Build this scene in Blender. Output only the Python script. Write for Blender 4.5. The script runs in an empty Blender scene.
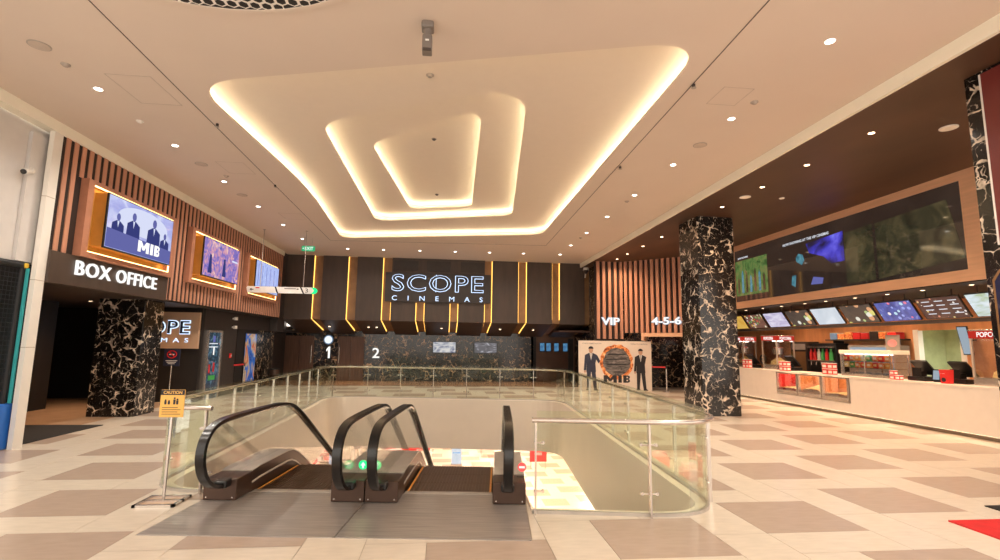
import bpy, bmesh, math, random
from mathutils import Vector, Matrix, geometry
random.seed(7)
scene = bpy.context.scene
COL = scene.collection
PI = math.pi

# ------------------------------------------------------------------ camera
F_PX, YAW, PITCH, ROLL, EYE = 495.23, 0.106714, 0.130113, 0.01445, 1.7
cam_d = bpy.data.cameras.new('camera')
cam_d.sensor_width = 36.0
cam_d.lens = F_PX * 36.0 / 1000.0
cam_d.clip_start, cam_d.clip_end = 0.05, 200
cam = bpy.data.objects.new('camera', cam_d)
COL.objects.link(cam)
fw = Vector((math.sin(YAW) * math.cos(PITCH), math.cos(YAW) * math.cos(PITCH), math.sin(PITCH)))
r0 = Vector((math.cos(YAW), -math.sin(YAW), 0))
u0 = r0.cross(fw)
rt = r0 * math.cos(ROLL) + u0 * math.sin(ROLL)
up = -r0 * math.sin(ROLL) + u0 * math.cos(ROLL)
cam.matrix_world = Matrix(((rt.x, up.x, -fw.x, 0), (rt.y, up.y, -fw.y, 0), (rt.z, up.z, -fw.z, EYE), (0, 0, 0, 1)))
scene.camera = cam

def project(p):
    v = Vector(p) - Vector((0, 0, EYE))
    k = v.dot(fw)
    if k < 0.1:
        return None
    return 500 + F_PX * v.dot(rt) / k, 280 - F_PX * v.dot(up) / k

# ------------------------------------------------------------------ world, exposure, hall light
world = bpy.data.worlds.new('world')
scene.world = world
world.use_nodes = True
bg = world.node_tree.nodes['Background']
bg.inputs[0].default_value = (1.0, 0.90, 0.79, 1)
bg.inputs[1].default_value = 1.35
vs = scene.view_settings
vs.view_transform = 'Standard'
vs.look = 'None'
vs.exposure = 0.85
vs.gamma = 1.0
vs.use_curve_mapping = False
SPOT_W = 140.0            # hall downlights
DARK_W = 120.0            # downlights under the dark ceiling
COVE_E = 15.0             # hidden cove strips
LED_E = 2.0               # visible warm strips
LOWER_E = 30.0            # lamps of the floor below
WARM = (1.0, 0.92, 0.82)
AMBER = (1.0, 0.50, 0.12)

# ------------------------------------------------------------------ materials
MATS = {}
def nodes_of(name):
    m = bpy.data.materials.new(name)
    m.use_nodes = True
    nt = m.node_tree
    MATS[name] = m
    return m, nt, nt.nodes, nt.links

def mat(name, color, rough=0.5, metal=0.0, vary=0.08, scale=6.0, bump=0.0, stretch=None, spec=0.5, coat=0.0):
    m, nt, N, L = nodes_of(name)
    b = N['Principled BSDF']
    b.inputs['Roughness'].default_value = rough
    b.inputs['Metallic'].default_value = metal
    b.inputs['Specular IOR Level'].default_value = spec
    if coat:
        b.inputs['Coat Weight'].default_value = coat
        b.inputs['Coat Roughness'].default_value = 0.08
    tc = N.new('ShaderNodeTexCoord')
    mp = N.new('ShaderNodeMapping')
    L.new(tc.outputs['Object'], mp.inputs[0])
    if stretch:
        mp.inputs['Scale'].default_value = stretch
    nz = N.new('ShaderNodeTexNoise')
    nz.inputs['Scale'].default_value = scale
    nz.inputs['Detail'].default_value = 4
    L.new(mp.outputs[0], nz.inputs['Vector'])
    rp = N.new('ShaderNodeValToRGB')
    c0 = [max(0, c * (1 - vary)) for c in color]
    c1 = [min(1, c * (1 + vary)) for c in color]
    rp.color_ramp.elements[0].position = 0.3
    rp.color_ramp.elements[1].position = 0.7
    rp.color_ramp.elements[0].color = (*c0, 1)
    rp.color_ramp.elements[1].color = (*c1, 1)
    L.new(nz.outputs[0], rp.inputs[0])
    L.new(rp.outputs[0], b.inputs['Base Color'])
    if bump:
        bp = N.new('ShaderNodeBump')
        bp.inputs['Strength'].default_value = bump
        bp.inputs['Distance'].default_value = 0.01
        L.new(nz.outputs[0], bp.inputs['Height'])
        L.new(bp.outputs[0], b.inputs['Normal'])
    return m

def emit(name, color, strength):
    m, nt, N, L = nodes_of(name)
    N.remove(N['Principled BSDF'])
    e = N.new('ShaderNodeEmission')
    e.inputs[0].default_value = (*color, 1)
    e.inputs[1].default_value = strength
    L.new(e.outputs[0], N['Material Output'].inputs[0])
    return m

def marble(name, vein, scale=2.6, bg=(0.010, 0.008, 0.007), width=0.10):
    m, nt, N, L = nodes_of(name)
    b = N['Principled BSDF']
    b.inputs['Roughness'].default_value = 0.14
    tc = N.new('ShaderNodeTexCoord')
    n1 = N.new('ShaderNodeTexNoise'); n1.inputs['Scale'].default_value = scale * 1.5; n1.inputs['Detail'].default_value = 2.5
    L.new(tc.outputs['Object'], n1.inputs['Vector'])
    mx = N.new('ShaderNodeMixRGB'); mx.blend_type = 'ADD'; mx.inputs[0].default_value = 0.9 / scale
    L.new(tc.outputs['Object'], mx.inputs[1]); L.new(n1.outputs['Color'], mx.inputs[2])
    outs = []
    for sc, w, thr in ((scale, width, 0.44), (scale * 1.9, width * 0.7, 0.50), (scale * 4.0, width * 0.6, 0.55)):
        v = N.new('ShaderNodeTexVoronoi'); v.feature = 'DISTANCE_TO_EDGE'; v.inputs['Scale'].default_value = sc
        L.new(mx.outputs[0], v.inputs['Vector'])
        k = N.new('ShaderNodeTexNoise'); k.inputs['Scale'].default_value = sc * 1.15; k.inputs['Detail'].default_value = 3
        L.new(tc.outputs['Object'], k.inputs['Vector'])
        kr = N.new('ShaderNodeMapRange'); kr.inputs[1].default_value = thr; kr.inputs[2].default_value = thr + 0.22
        kr.inputs[3].default_value = 0.0; kr.inputs[4].default_value = w
        L.new(k.outputs[0], kr.inputs[0])
        df = N.new('ShaderNodeMath'); df.operation = 'SUBTRACT'
        L.new(kr.outputs[0], df.inputs[0]); L.new(v.outputs['Distance'], df.inputs[1])
        sm = N.new('ShaderNodeMapRange'); sm.inputs[1].default_value = -0.004; sm.inputs[2].default_value = 0.022
        L.new(df.outputs[0], sm.inputs[0])
        outs.append(sm.outputs[0])
    o = outs[0]
    for q in outs[1:]:
        ad = N.new('ShaderNodeMath'); ad.operation = 'MAXIMUM'
        L.new(o, ad.inputs[0]); L.new(q, ad.inputs[1]); o = ad.outputs[0]
    n2 = N.new('ShaderNodeTexNoise'); n2.inputs['Scale'].default_value = scale * 3; L.new(tc.outputs['Object'], n2.inputs['Vector'])
    vr = N.new('ShaderNodeValToRGB')
    vr.color_ramp.elements[0].position = 0.35; vr.color_ramp.elements[0].color = (*[c * 0.35 for c in vein], 1)
    vr.color_ramp.elements[1].position = 0.6; vr.color_ramp.elements[1].color = (*vein, 1)
    L.new(n2.outputs[0], vr.inputs[0])
    c = N.new('ShaderNodeMixRGB')
    c.inputs[1].default_value = (*bg, 1)
    L.new(vr.outputs[0], c.inputs[2])
    L.new(o, c.inputs[0]); L.new(c.outputs[0], b.inputs['Base Color'])
    return m

def glass(name, tint, refl=1.0):
    m, nt, N, L = nodes_of(name)
    N.remove(N['Principled BSDF'])
    t = N.new('ShaderNodeBsdfTransparent'); t.inputs[0].default_value = (*tint, 1)
    g = N.new('ShaderNodeBsdfGlossy'); g.inputs['Roughness'].default_value = 0.02
    lw = N.new('ShaderNodeFresnel'); lw.inputs[0].default_value = 1.45
    mu = N.new('ShaderNodeMath'); mu.operation = 'MULTIPLY'; mu.inputs[1].default_value = refl
    L.new(lw.outputs[0], mu.inputs[0])
    mx = N.new('ShaderNodeMixShader')
    L.new(mu.outputs[0], mx.inputs[0]); L.new(t.outputs[0], mx.inputs[1]); L.new(g.outputs[0], mx.inputs[2])
    L.new(mx.outputs[0], N['Material Output'].inputs[0])
    return m

def screen(name, stops, strength=1.0, scale=3.0, axis_stretch=(1, 1, 1), distort=1.5, blobs=None, seed=0.0, gloss=0.1, ior=1.5):
    """A lit display or a flat print: noise mapped through the picture's colours, optional cell blobs."""
    m, nt, N, L = nodes_of(name)
    b = N['Principled BSDF']
    b.inputs['Roughness'].default_value = gloss
    b.inputs['Base Color'].default_value = (0.01, 0.01, 0.01, 1)
    b.inputs['IOR'].default_value = ior
    tc = N.new('ShaderNodeTexCoord')
    mp = N.new('ShaderNodeMapping'); mp.inputs['Scale'].default_value = axis_stretch
    mp.inputs['Location'].default_value = (seed, seed * 1.7, seed * 0.6)
    L.new(tc.outputs['Object'], mp.inputs[0])
    nz = N.new('ShaderNodeTexNoise'); nz.inputs['Scale'].default_value = scale; nz.inputs['Detail'].default_value = 5
    nz.inputs['Distortion'].default_value = distort
    L.new(mp.outputs[0], nz.inputs['Vector'])
    r = N.new('ShaderNodeValToRGB')
    el = r.color_ramp.elements
    while len(el) < len(stops):
        el.new(0.5)
    for e, (p, c) in zip(el, stops):
        e.position = p; e.color = (*c, 1)
    L.new(nz.outputs[0], r.inputs[0])
    out = r.outputs[0]
    if blobs:
        sc, thr, cols = blobs
        v = N.new('ShaderNodeTexVoronoi'); v.inputs['Scale'].default_value = sc
        L.new(mp.outputs[0], v.inputs['Vector'])
        cr = N.new('ShaderNodeValToRGB'); cr.color_ramp.interpolation = 'CONSTANT'
        ce = cr.color_ramp.elements
        while len(ce) < len(cols):
            ce.new(0.5)
        for i, (e, c) in enumerate(zip(ce, cols)):
            e.position = i / len(cols); e.color = (*c, 1)
        sp = N.new('ShaderNodeSeparateColor'); L.new(v.outputs['Color'], sp.inputs[0])
        L.new(sp.outputs[0], cr.inputs[0])
        lt = N.new('ShaderNodeMath'); lt.operation = 'LESS_THAN'; lt.inputs[1].default_value = thr
        L.new(v.outputs['Distance'], lt.inputs[0])
        mx = N.new('ShaderNodeMixRGB')
        L.new(lt.outputs[0], mx.inputs[0]); L.new(out, mx.inputs[1]); L.new(cr.outputs[0], mx.inputs[2])
        out = mx.outputs[0]
    if strength > 0:
        L.new(out, b.inputs['Emission Color'])
        b.inputs['Emission Strength'].default_value = strength
    else:
        L.new(out, b.inputs['Base Color'])
    return m

mat('ceiling paint', (0.72, 0.61, 0.52), 0.7, vary=0.015, scale=1.2)
mat('cove glow paint', (0.80, 0.70, 0.59), 0.6, vary=0.01)  # ceiling paint made paler and yellower, the strips' glow put into the colour
mat('cream paint', (0.92, 0.83, 0.71), 0.5, vary=0.02, scale=2)
mat('cream fascia', (0.95, 0.90, 0.76), 0.4, vary=0.01)
mat('grout', (0.42, 0.34, 0.26), 0.8)
mat('cream tile', (0.75, 0.65, 0.53), 0.22, vary=0.05, scale=5, stretch=(1, 4, 1), spec=0.4)
mat('dark tile', (0.50, 0.385, 0.305), 0.24, vary=0.05, scale=5, stretch=(1, 4, 1), spec=0.4)
mat('tan floor', (0.55, 0.36, 0.23), 0.25, vary=0.08, scale=2)
mat('brown floor', (0.36, 0.21, 0.13), 0.22, vary=0.1, scale=2)
mat('copper slat', (0.56, 0.27, 0.175), 0.42, vary=0.10, scale=5, stretch=(3, 3, 0.35))
mat('slat gap', (0.026, 0.013, 0.009), 0.7, vary=0.1)
mat('frame wood', (0.46, 0.20, 0.12), 0.4, vary=0.08, scale=6, stretch=(1, 0.3, 1))
mat('bulkhead wood', (0.76, 0.45, 0.28), 0.42, vary=0.08, scale=9, stretch=(1, 0.15, 2))
mat('orange wood', (0.70, 0.32, 0.14), 0.4, vary=0.12, scale=3, stretch=(1, 2, 0.25))
mat('gold panel', (0.66, 0.36, 0.09), 0.3, metal=0.5, vary=0.06)
mat('dark panel', (0.070, 0.046, 0.034), 0.45, vary=0.15, scale=3, stretch=(2, 2, 0.4))
mat('channel bronze', (0.30, 0.16, 0.07), 0.4, metal=0.3, vary=0.15, scale=3)
mat('dark ceiling', (0.085, 0.040, 0.020), 0.5, vary=0.22, scale=1.4, stretch=(1, 0.4, 1))
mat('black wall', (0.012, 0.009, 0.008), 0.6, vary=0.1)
mat('charcoal', (0.040, 0.030, 0.026), 0.5, vary=0.1)
mat('door wood', (0.13, 0.065, 0.040), 0.4, vary=0.25, scale=5, stretch=(4, 4, 0.3))
mat('brown wall', (0.10, 0.045, 0.025), 0.5, vary=0.15, scale=3)
mat('black plastic', (0.010, 0.010, 0.010), 0.28, vary=0.1)
mat('rubber', (0.010, 0.009, 0.009), 0.22, vary=0.1)
mat('steel', (0.64, 0.58, 0.53), 0.25, metal=0.8, vary=0.05)
mat('brushed plate', (0.40, 0.36, 0.33), 0.33, metal=0.45, vary=0.18, scale=6, stretch=(0.35, 5, 1))
mat('bronze metal', (0.085, 0.050, 0.036), 0.3, metal=0.6, vary=0.12)
mat('deck metal', (0.50, 0.45, 0.40), 0.3, metal=0.3, vary=0.08)
mat('step metal', (0.115, 0.060, 0.032), 0.38, metal=0.4, vary=0.15, scale=30, stretch=(1, 0.05, 1), bump=0.3)
mat('comb orange', (0.85, 0.36, 0.06), 0.4)
mat('white paint', (0.84, 0.80, 0.74), 0.45, vary=0.02)
mat('panel white', (0.66, 0.63, 0.61), 0.4, vary=0.03)
mat('white plastic', (0.82, 0.78, 0.72), 0.35, vary=0.03)
mat('counter white', (0.86, 0.79, 0.72), 0.35, vary=0.02)
mat('counter plinth', (0.24, 0.19, 0.15), 0.3, metal=0.6)
mat('grey fixture', (0.42, 0.36, 0.31), 0.5)
mat('dark fixture', (0.06, 0.045, 0.04), 0.5)
mat('blue pad', (0.03, 0.17, 0.62), 0.4, vary=0.06)
mat('teal frame', (0.05, 0.42, 0.45), 0.4)
mat('net black', (0.012, 0.012, 0.014), 0.6)
mat('yellow pad', (0.85, 0.55, 0.05), 0.5)
mat('red print', (0.72, 0.03, 0.03), 0.4, vary=0.05)
mat('deep red', (0.17, 0.030, 0.026), 0.3, vary=0.12, scale=1.5)
mat('pink print', (0.85, 0.30, 0.32), 0.5, vary=0.15)
mat('orange sign', (0.86, 0.47, 0.10), 0.4, vary=0.03)
mat('navy sign', (0.018, 0.024, 0.055), 0.4)
mat('black mat', (0.013, 0.010, 0.009), 0.9, vary=0.2, scale=30, bump=0.4)
mat('red mat', (0.62, 0.012, 0.015), 0.55, vary=0.08, scale=8)
mat('tan sign', (0.55, 0.37, 0.25), 0.45, vary=0.03)
mat('letter black', (0.012, 0.012, 0.014), 0.3)
mat('ink', (0.02, 0.02, 0.025), 0.6)
mat('ink grey', (0.30, 0.28, 0.27), 0.6)
mat('print white', (0.86, 0.84, 0.80), 0.5)
mat('print skin', (0.55, 0.33, 0.22), 0.5, vary=0.1)
mat('print navy', (0.030, 0.036, 0.070), 0.5, vary=0.2)
mat('print black', (0.015, 0.014, 0.018), 0.5, vary=0.2)
mat('board cream', (0.80, 0.70, 0.60), 0.5, vary=0.02)
mat('popcorn', (0.90, 0.68, 0.32), 0.8, vary=0.25, scale=40, bump=0.8)
mat('green plastic', (0.06, 0.42, 0.10), 0.4)
mat('kitchen green', (0.36, 0.40, 0.24), 0.5, vary=0.1)
mat('cloth grey', (0.30, 0.27, 0.25), 0.8)
mat('mannequin white', (0.82, 0.74, 0.66), 0.4)
mat('blue print', (0.20, 0.40, 0.75), 0.5)
mat('panel gap', (0.57, 0.475, 0.40), 0.7)
mat('camera grey', (0.20, 0.17, 0.15), 0.45)
mat('fire red', (0.75, 0.02, 0.02), 0.4)
marble('marble', (0.80, 0.66, 0.52), 3.2, width=0.085)
marble('marble warm', (0.58, 0.40, 0.25), 3.6, width=0.075)
glass('rail glass', (0.970, 0.998, 0.940), 0.38)
glass('esc glass', (0.98, 0.985, 0.97), 0.45)
glass('case glass', (0.98, 0.97, 0.96), 0.5)
emit('cove led', (1.0, 0.94, 0.70), COVE_E)
emit('warm led', (1.0, 0.50, 0.10), LED_E)
emit('niche led', (1.0, 0.62, 0.22), 4.0)
emit('floor led', (1.0, 0.80, 0.52), 5.0)
emit('lamp face', (1.0, 0.93, 0.82), 7.0)
emit('amber lamp', (1.0, 0.70, 0.42), 6.0)
emit('letter white', (1.0, 0.98, 0.93), 0.66)
emit('letter halo', (0.58, 0.74, 1.0), 0.95)
emit('letter cyan', (0.55, 0.75, 1.0), 0.30)
emit('white glow', (0.85, 0.92, 1.0), 0.62)
emit('exit green', (0.05, 0.50, 0.20), 0.5)
emit('exit white', (0.85, 1.0, 0.9), 0.62)
emit('arrow green', (0.02, 0.95, 0.25), 0.8)
emit('arrow red', (1.0, 0.12, 0.10), 0.7)
emit('lower lamp', (1.0, 0.86, 0.72), LOWER_E)
emit('heat lamp', (1.0, 0.62, 0.36), 5.0)
emit('screen text', (0.85, 0.88, 0.95), 0.5)
emit('popcorn sign', (0.80, 0.05, 0.03), 0.35)
emit('cool white', (0.62, 0.74, 0.85), 0.30)
emit('screen navy', (0.05, 0.06, 0.24), 0.45)
emit('screen blue mid', (0.16, 0.17, 0.48), 0.45)
emit('screen pale', (0.70, 0.74, 0.95), 0.55)
screen('tv sky', [(0.25, (0.20, 0.22, 0.62)), (0.5, (0.42, 0.46, 0.85)), (0.75, (0.75, 0.80, 1.0))], 0.53, 1.6)
screen('tv fire', [(0.25, (0.10, 0.08, 0.40)), (0.45, (0.26, 0.20, 0.62)), (0.58, (0.75, 0.35, 0.45)), (0.72, (1.0, 0.72, 0.62))], 0.50, 4.5, seed=3)
screen('tv lines', [(0.3, (0.25, 0.32, 0.75)), (0.55, (0.45, 0.55, 0.92)), (0.8, (0.8, 0.86, 1.0))], 0.56, 5, (1, 6, 0.8), seed=5)
screen('video dark', [(0.3, (0.030, 0.018, 0.014)), (0.8, (0.055, 0.035, 0.026))], 0.37, 0.8, gloss=0.05, ior=1.75)
screen('video green', [(0.3, (0.04, 0.12, 0.03)), (0.5, (0.16, 0.30, 0.08)), (0.65, (0.30, 0.30, 0.10)), (0.8, (0.30, 0.12, 0.06))], 0.34, 3.4, seed=2)
screen('video blue', [(0.35, (0.02, 0.015, 0.05)), (0.5, (0.06, 0.05, 0.55)), (0.62, (0.16, 0.14, 0.85)), (0.8, (0.30, 0.45, 0.9))], 0.50, 1.1, seed=8)
screen('video figure', [(0.3, (0.02, 0.10, 0.14)), (0.6, (0.10, 0.32, 0.40)), (0.8, (0.30, 0.55, 0.62))], 0.50, 3, seed=1)
screen('video murky', [(0.30, (0.020, 0.018, 0.010)), (0.48, (0.055, 0.050, 0.025)), (0.62, (0.13, 0.10, 0.045)), (0.78, (0.12, 0.15, 0.10))], 0.37, 1.6, seed=4, gloss=0.05, ior=1.75)
FOOD = ((0.9, 0.55, 0.1), (0.75, 0.1, 0.06), (0.9, 0.85, 0.6), (0.2, 0.5, 0.15), (0.85, 0.35, 0.15), (0.7, 0.65, 0.75))
screen('menu brown', [(0.3, (0.10, 0.04, 0.03)), (0.6, (0.22, 0.10, 0.07)), (0.8, (0.45, 0.22, 0.10))], 0.50, 2, blobs=(9, 0.36, FOOD), seed=1)
screen('menu violet', [(0.3, (0.38, 0.34, 0.55)), (0.55, (0.66, 0.62, 0.80)), (0.8, (0.85, 0.84, 0.92))], 0.53, 2, (1, 1, 3), seed=6)
screen('menu plates', [(0.3, (0.04, 0.035, 0.035)), (0.8, (0.08, 0.06, 0.05))], 0.50, 2, blobs=(5, 0.42, ((0.75, 0.72, 0.2), (0.85, 0.85, 0.75), (0.45, 0.6, 0.25), (0.8, 0.4, 0.2), (0.05, 0.04, 0.04))), seed=9)
screen('menu pale', [(0.3, (0.50, 0.58, 0.66)), (0.55, (0.62, 0.70, 0.78)), (0.8, (0.80, 0.85, 0.90))], 0.56, 1, seed=11)
screen('menu blue', [(0.3, (0.03, 0.05, 0.22)), (0.55, (0.08, 0.12, 0.45)), (0.8, (0.45, 0.50, 0.75))], 0.53, 3, blobs=(8, 0.33, ((0.3, 0.4, 0.9), (0.85, 0.2, 0.3), (0.5, 0.8, 0.95), (0.95, 0.9, 0.9), (0.1, 0.15, 0.5))), seed=2)
screen('menu list', [(0.3, (0.045, 0.02, 0.025)), (0.6, (0.10, 0.04, 0.035)), (0.75, (0.45, 0.20, 0.08))], 0.50, 1.6, blobs=(9, 0.2, ((0.95, 0.9, 0.8), (0.8, 0.3, 0.2), (0.9, 0.7, 0.3), (0.95, 0.92, 0.9))), seed=4)
screen('menu sky', [(0.3, (0.35, 0.45, 0.20)), (0.5, (0.60, 0.72, 0.78)), (0.75, (0.85, 0.90, 0.95))], 0.56, 1.6, (1, 1, 3), seed=14)
screen('menu yellow', [(0.3, (0.65, 0.35, 0.05)), (0.8, (0.9, 0.6, 0.15))], 0.50, 2)
screen('wall tv white', [(0.35, (0.10, 0.12, 0.25)), (0.5, (0.55, 0.58, 0.65)), (0.62, (0.9, 0.88, 0.85))], 0.37, 2.5, (1, 1, 2), seed=3)
screen('wall tv dark', [(0.35, (0.05, 0.05, 0.07)), (0.55, (0.20, 0.20, 0.25)), (0.66, (0.75, 0.75, 0.85))], 0.28, 2.2, (1, 1, 2.5), seed=5)
screen('kiosk blue', [(0.3, (0.05, 0.15, 0.40)), (0.6, (0.15, 0.45, 0.75)), (0.8, (0.4, 0.75, 0.85))], 0.31, 5, seed=2)
screen('poster lit', [(0.30, (0.02, 0.06, 0.35)), (0.45, (0.06, 0.22, 0.70)), (0.54, (0.85, 0.55, 0.30)), (0.64, (0.80, 0.12, 0.05)), (0.8, (0.95, 0.75, 0.40))], 0.28, 2.4, (1, 1, 0.6), seed=7)
screen('door poster', [(0.3, (0.01, 0.02, 0.03)), (0.52, (0.02, 0.06, 0.10)), (0.62, (0.10, 0.25, 0.35)), (0.72, (0.55, 0.15, 0.10)), (0.85, (0.45, 0.55, 0.20))], 0.37, 4, seed=1)
screen('arch poster', [(0.3, (0.010, 0.015, 0.05)), (0.55, (0.02, 0.03, 0.10)), (0.7, (0.30, 0.25, 0.28))], 0.22, 4, seed=5)
screen('snack print', [(0.30, (0.55, 0.05, 0.03)), (0.48, (0.85, 0.25, 0.08)), (0.6, (0.90, 0.65, 0.20)), (0.75, (0.90, 0.85, 0.75))], 0.00, 9, gloss=0.35)
screen('burning ring', [(0.35, (0.20, 0.03, 0.01)), (0.5, (0.80, 0.25, 0.06)), (0.65, (0.95, 0.65, 0.35))], 0.00, 5, gloss=0.5)
screen('hangar grey', [(0.35, (0.05, 0.045, 0.045)), (0.55, (0.20, 0.18, 0.17)), (0.75, (0.42, 0.38, 0.35))], 0.00, 2.5, (1, 1, 3), gloss=0.5)
screen('goods pink', [(0.3, (0.65, 0.15, 0.15)), (0.5, (0.90, 0.40, 0.38)), (0.7, (0.95, 0.80, 0.70))], 0.00, 3, gloss=0.5)

# ------------------------------------------------------------------ mesh helpers
W = {}          # world matrix of every object that parents others
def wm(o):
    return W.get(o.name, Matrix.Identity(4)) if o else Matrix.Identity(4)

class MB:
    def __init__(self):
        self.v = []; self.f = []; self.m = []
    def add(self, vs_, fs, mi=0):
        b = len(self.v)
        self.v += [Vector(p) for p in vs_]
        for q in fs:
            self.f.append([b + i for i in q]); self.m.append(mi)
        return self
    def box(self, a, b, mi=0):
        x0, y0, z0 = a; x1, y1, z1 = b
        return self.add([(x0, y0, z0), (x1, y0, z0), (x1, y1, z0), (x0, y1, z0), (x0, y0, z1), (x1, y0, z1), (x1, y1, z1), (x0, y1, z1)],
                        [(0, 3, 2, 1), (4, 5, 6, 7), (0, 1, 5, 4), (1, 2, 6, 5), (2, 3, 7, 6), (3, 0, 4, 7)], mi)
    def bevbox(self, a, b, r=0.01, mi=0):
        bm = bmesh.new()
        bmesh.ops.create_cube(bm, size=1)
        for v in bm.verts:
            v.co = Vector([a[i] + (v.co[i] + 0.5) * (b[i] - a[i]) for i in range(3)])
        bmesh.ops.bevel(bm, geom=list(bm.edges), offset=r, segments=2, affect='EDGES', profile=0.5)
        self.from_bm(bm, mi)
        return self
    def from_bm(self, bm, mi=0):
        bm.verts.index_update()
        self.add([v.co.copy() for v in bm.verts], [[v.index for v in f.verts] for f in bm.faces], mi)
        bm.free()
    def prism(self, poly, axis, a, b, mi=0):
        """poly: 2D points; axis 0/1/2: extrusion axis from a to b; remaining axes take the 2D coords in order."""
        o = [i for i in range(3) if i != axis]
        n = len(poly); vs_ = []
        for t in (a, b):
            for p in poly:
                q = [0, 0, 0]; q[axis] = t; q[o[0]] = p[0]; q[o[1]] = p[1]; vs_.append(q)
        fs = [list(range(n)), list(range(2 * n - 1, n - 1, -1))]
        for i in range(n):
            j = (i + 1) % n
            fs.append((i, n + i, n + j, j))
        return self.add(vs_, fs, mi)
    def cyl(self, p0, p1, r0_, r1_=None, n=12, mi=0, caps=True):
        if r1_ is None: r1_ = r0_
        p0 = Vector(p0); p1 = Vector(p1); d = (p1 - p0).normalized()
        a = d.orthogonal().normalized(); b = d.cross(a)
        vs_ = []
        for p, r in ((p0, r0_), (p1, r1_)):
            for i in range(n):
                t = 2 * PI * i / n
                vs_.append(p + (a * math.cos(t) + b * math.sin(t)) * r)
        fs = [(i, (i + 1) % n, n + (i + 1) % n, n + i) for i in range(n)]
        if caps:
            fs += [list(range(n - 1, -1, -1)), list(range(n, 2 * n))]
        return self.add(vs_, fs, mi)
    def lathe(self, prof, c=(0, 0, 0), n=16, mi=0):
        vs_ = []; fs = []
        for r, z in prof:
            for i in range(n):
                t = 2 * PI * i / n
                vs_.append((c[0] + r * math.cos(t), c[1] + r * math.sin(t), c[2] + z))
        for k in range(len(prof) - 1):
            for i in range(n):
                j = (i + 1) % n
                fs.append((k * n + i, k * n + j, (k + 1) * n + j, (k + 1) * n + i))
        fs.append(list(range(n - 1, -1, -1)))
        fs.append([(len(prof) - 1) * n + i for i in range(n)])
        return self.add(vs_, fs, mi)
    def sweep(self, path, section, closed=False, upv=(0, 0, 1), side=None, mi=0):
        """section: 2D points (side, up) swept along path."""
        path = [Vector(p) for p in path]; n = len(path); k = len(section); vs_ = []; fs = []
        for i, p in enumerate(path):
            a = path[i - 1] if (i or closed) else p
            b = path[(i + 1) % n] if (i < n - 1 or closed) else p
            t = (b - a).normalized()
            if side is not None:
                s = Vector(side); u = s.cross(t).normalized()
            else:
                s = t.cross(Vector(upv)).normalized(); u = s.cross(t).normalized()
            for (x, y) in section:
                vs_.append(p + s * x + u * y)
        for i in range(n if closed else n - 1):
            j = (i + 1) % n
            for q in range(k):
                r = (q + 1) % k
                fs.append((i * k + q, i * k + r, j * k + r, j * k + q))
        if not closed:
            fs.append(list(range(k - 1, -1, -1))); fs.append([(n - 1) * k + q for q in range(k)])
        return self.add(vs_, fs, mi)
    def tube(self, path, r, n=10, closed=False, mi=0, upv=(0, 0, 1)):
        return self.sweep(path, [(r * math.cos(2 * PI * i / n), r * math.sin(2 * PI * i / n)) for i in range(n)], closed, upv, mi=mi)
    def mesh(self, name, mats, inv=None, smooth=False):
        me = bpy.data.meshes.new(name)
        vs_ = [inv @ p for p in self.v] if inv is not None else self.v
        me.from_pydata([tuple(p) for p in vs_], [], self.f)
        for m in (mats if isinstance(mats, (list, tuple)) else [mats]):
            me.materials.append(MATS[m])
        me.polygons.foreach_set('material_index', self.m)
        bm = bmesh.new(); bm.from_mesh(me)
        bmesh.ops.recalc_face_normals(bm, faces=bm.faces)
        bm.to_mesh(me); bm.free()
        if smooth:
            me.polygons.foreach_set('use_smooth', [True] * len(me.polygons))
            try:
                me.set_sharp_from_angle(angle=math.radians(38))
            except Exception:
                pass
        me.update()
        return me
    def build(self, name, mats, parent=None, smooth=False, local=False, center=False):
        """vertices are world coordinates unless local; a child is stored in its parent's frame."""
        inv = None
        if center and not local:          # own origin at the base centre (top-level single meshes)
            lo = Vector([min(p[i] for p in self.v) for i in range(3)]); hi = Vector([max(p[i] for p in self.v) for i in range(3)])
            base = Vector(((lo.x + hi.x) / 2, (lo.y + hi.y) / 2, lo.z))
            M = Matrix.Translation(base); inv = M.inverted()
            o = bpy.data.objects.new(name, self.mesh(name, mats, inv, smooth)); COL.objects.link(o)
            o.matrix_world = M; W[o.name] = M
            return o
        if parent is not None and not local:
            inv = wm(parent).inverted()
        o = bpy.data.objects.new(name, self.mesh(name, mats, inv, smooth)); COL.objects.link(o)
        if parent is not None:
            o.parent = parent
            W[o.name] = wm(parent)
        else:
            W[o.name] = Matrix.Identity(4)
        return o

def tag(o, label, cat, group=None, kind=None):
    o['label'] = label; o['category'] = cat
    if group: o['group'] = group
    if kind: o['kind'] = kind
    return o
def thing(name, label, cat, loc=(0, 0, 0), rz=0.0, group=None, kind=None):
    o = bpy.data.objects.new(name, None); COL.objects.link(o)
    o.empty_display_size = 0.1
    M = Matrix.Translation(Vector(loc)) @ Matrix.Rotation(rz, 4, 'Z')
    o.matrix_world = M; W[o.name] = M
    return tag(o, label, cat, group, kind)
def struct(name, mb, m, label, cat):
    return tag(mb.build(name, m), label, cat, kind='structure')
def box(name, a, b, m, parent=None, bev=0.0):
    mb = MB()
    lo = [min(a[i], b[i]) for i in range(3)]; hi = [max(a[i], b[i]) for i in range(3)]
    if bev: mb.bevbox(lo, hi, bev)
    else: mb.box(lo, hi)
    return mb.build(name, m, parent)
def copy_tree(o, M, parent=None):
    c = o.copy(); COL.objects.link(c)
    if parent is None:
        c.matrix_world = M; W[c.name] = M
    else:
        c.parent = parent; W[c.name] = wm(parent)
    for ch in list(o.children):
        copy_tree(ch, None, c)
    return c

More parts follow.
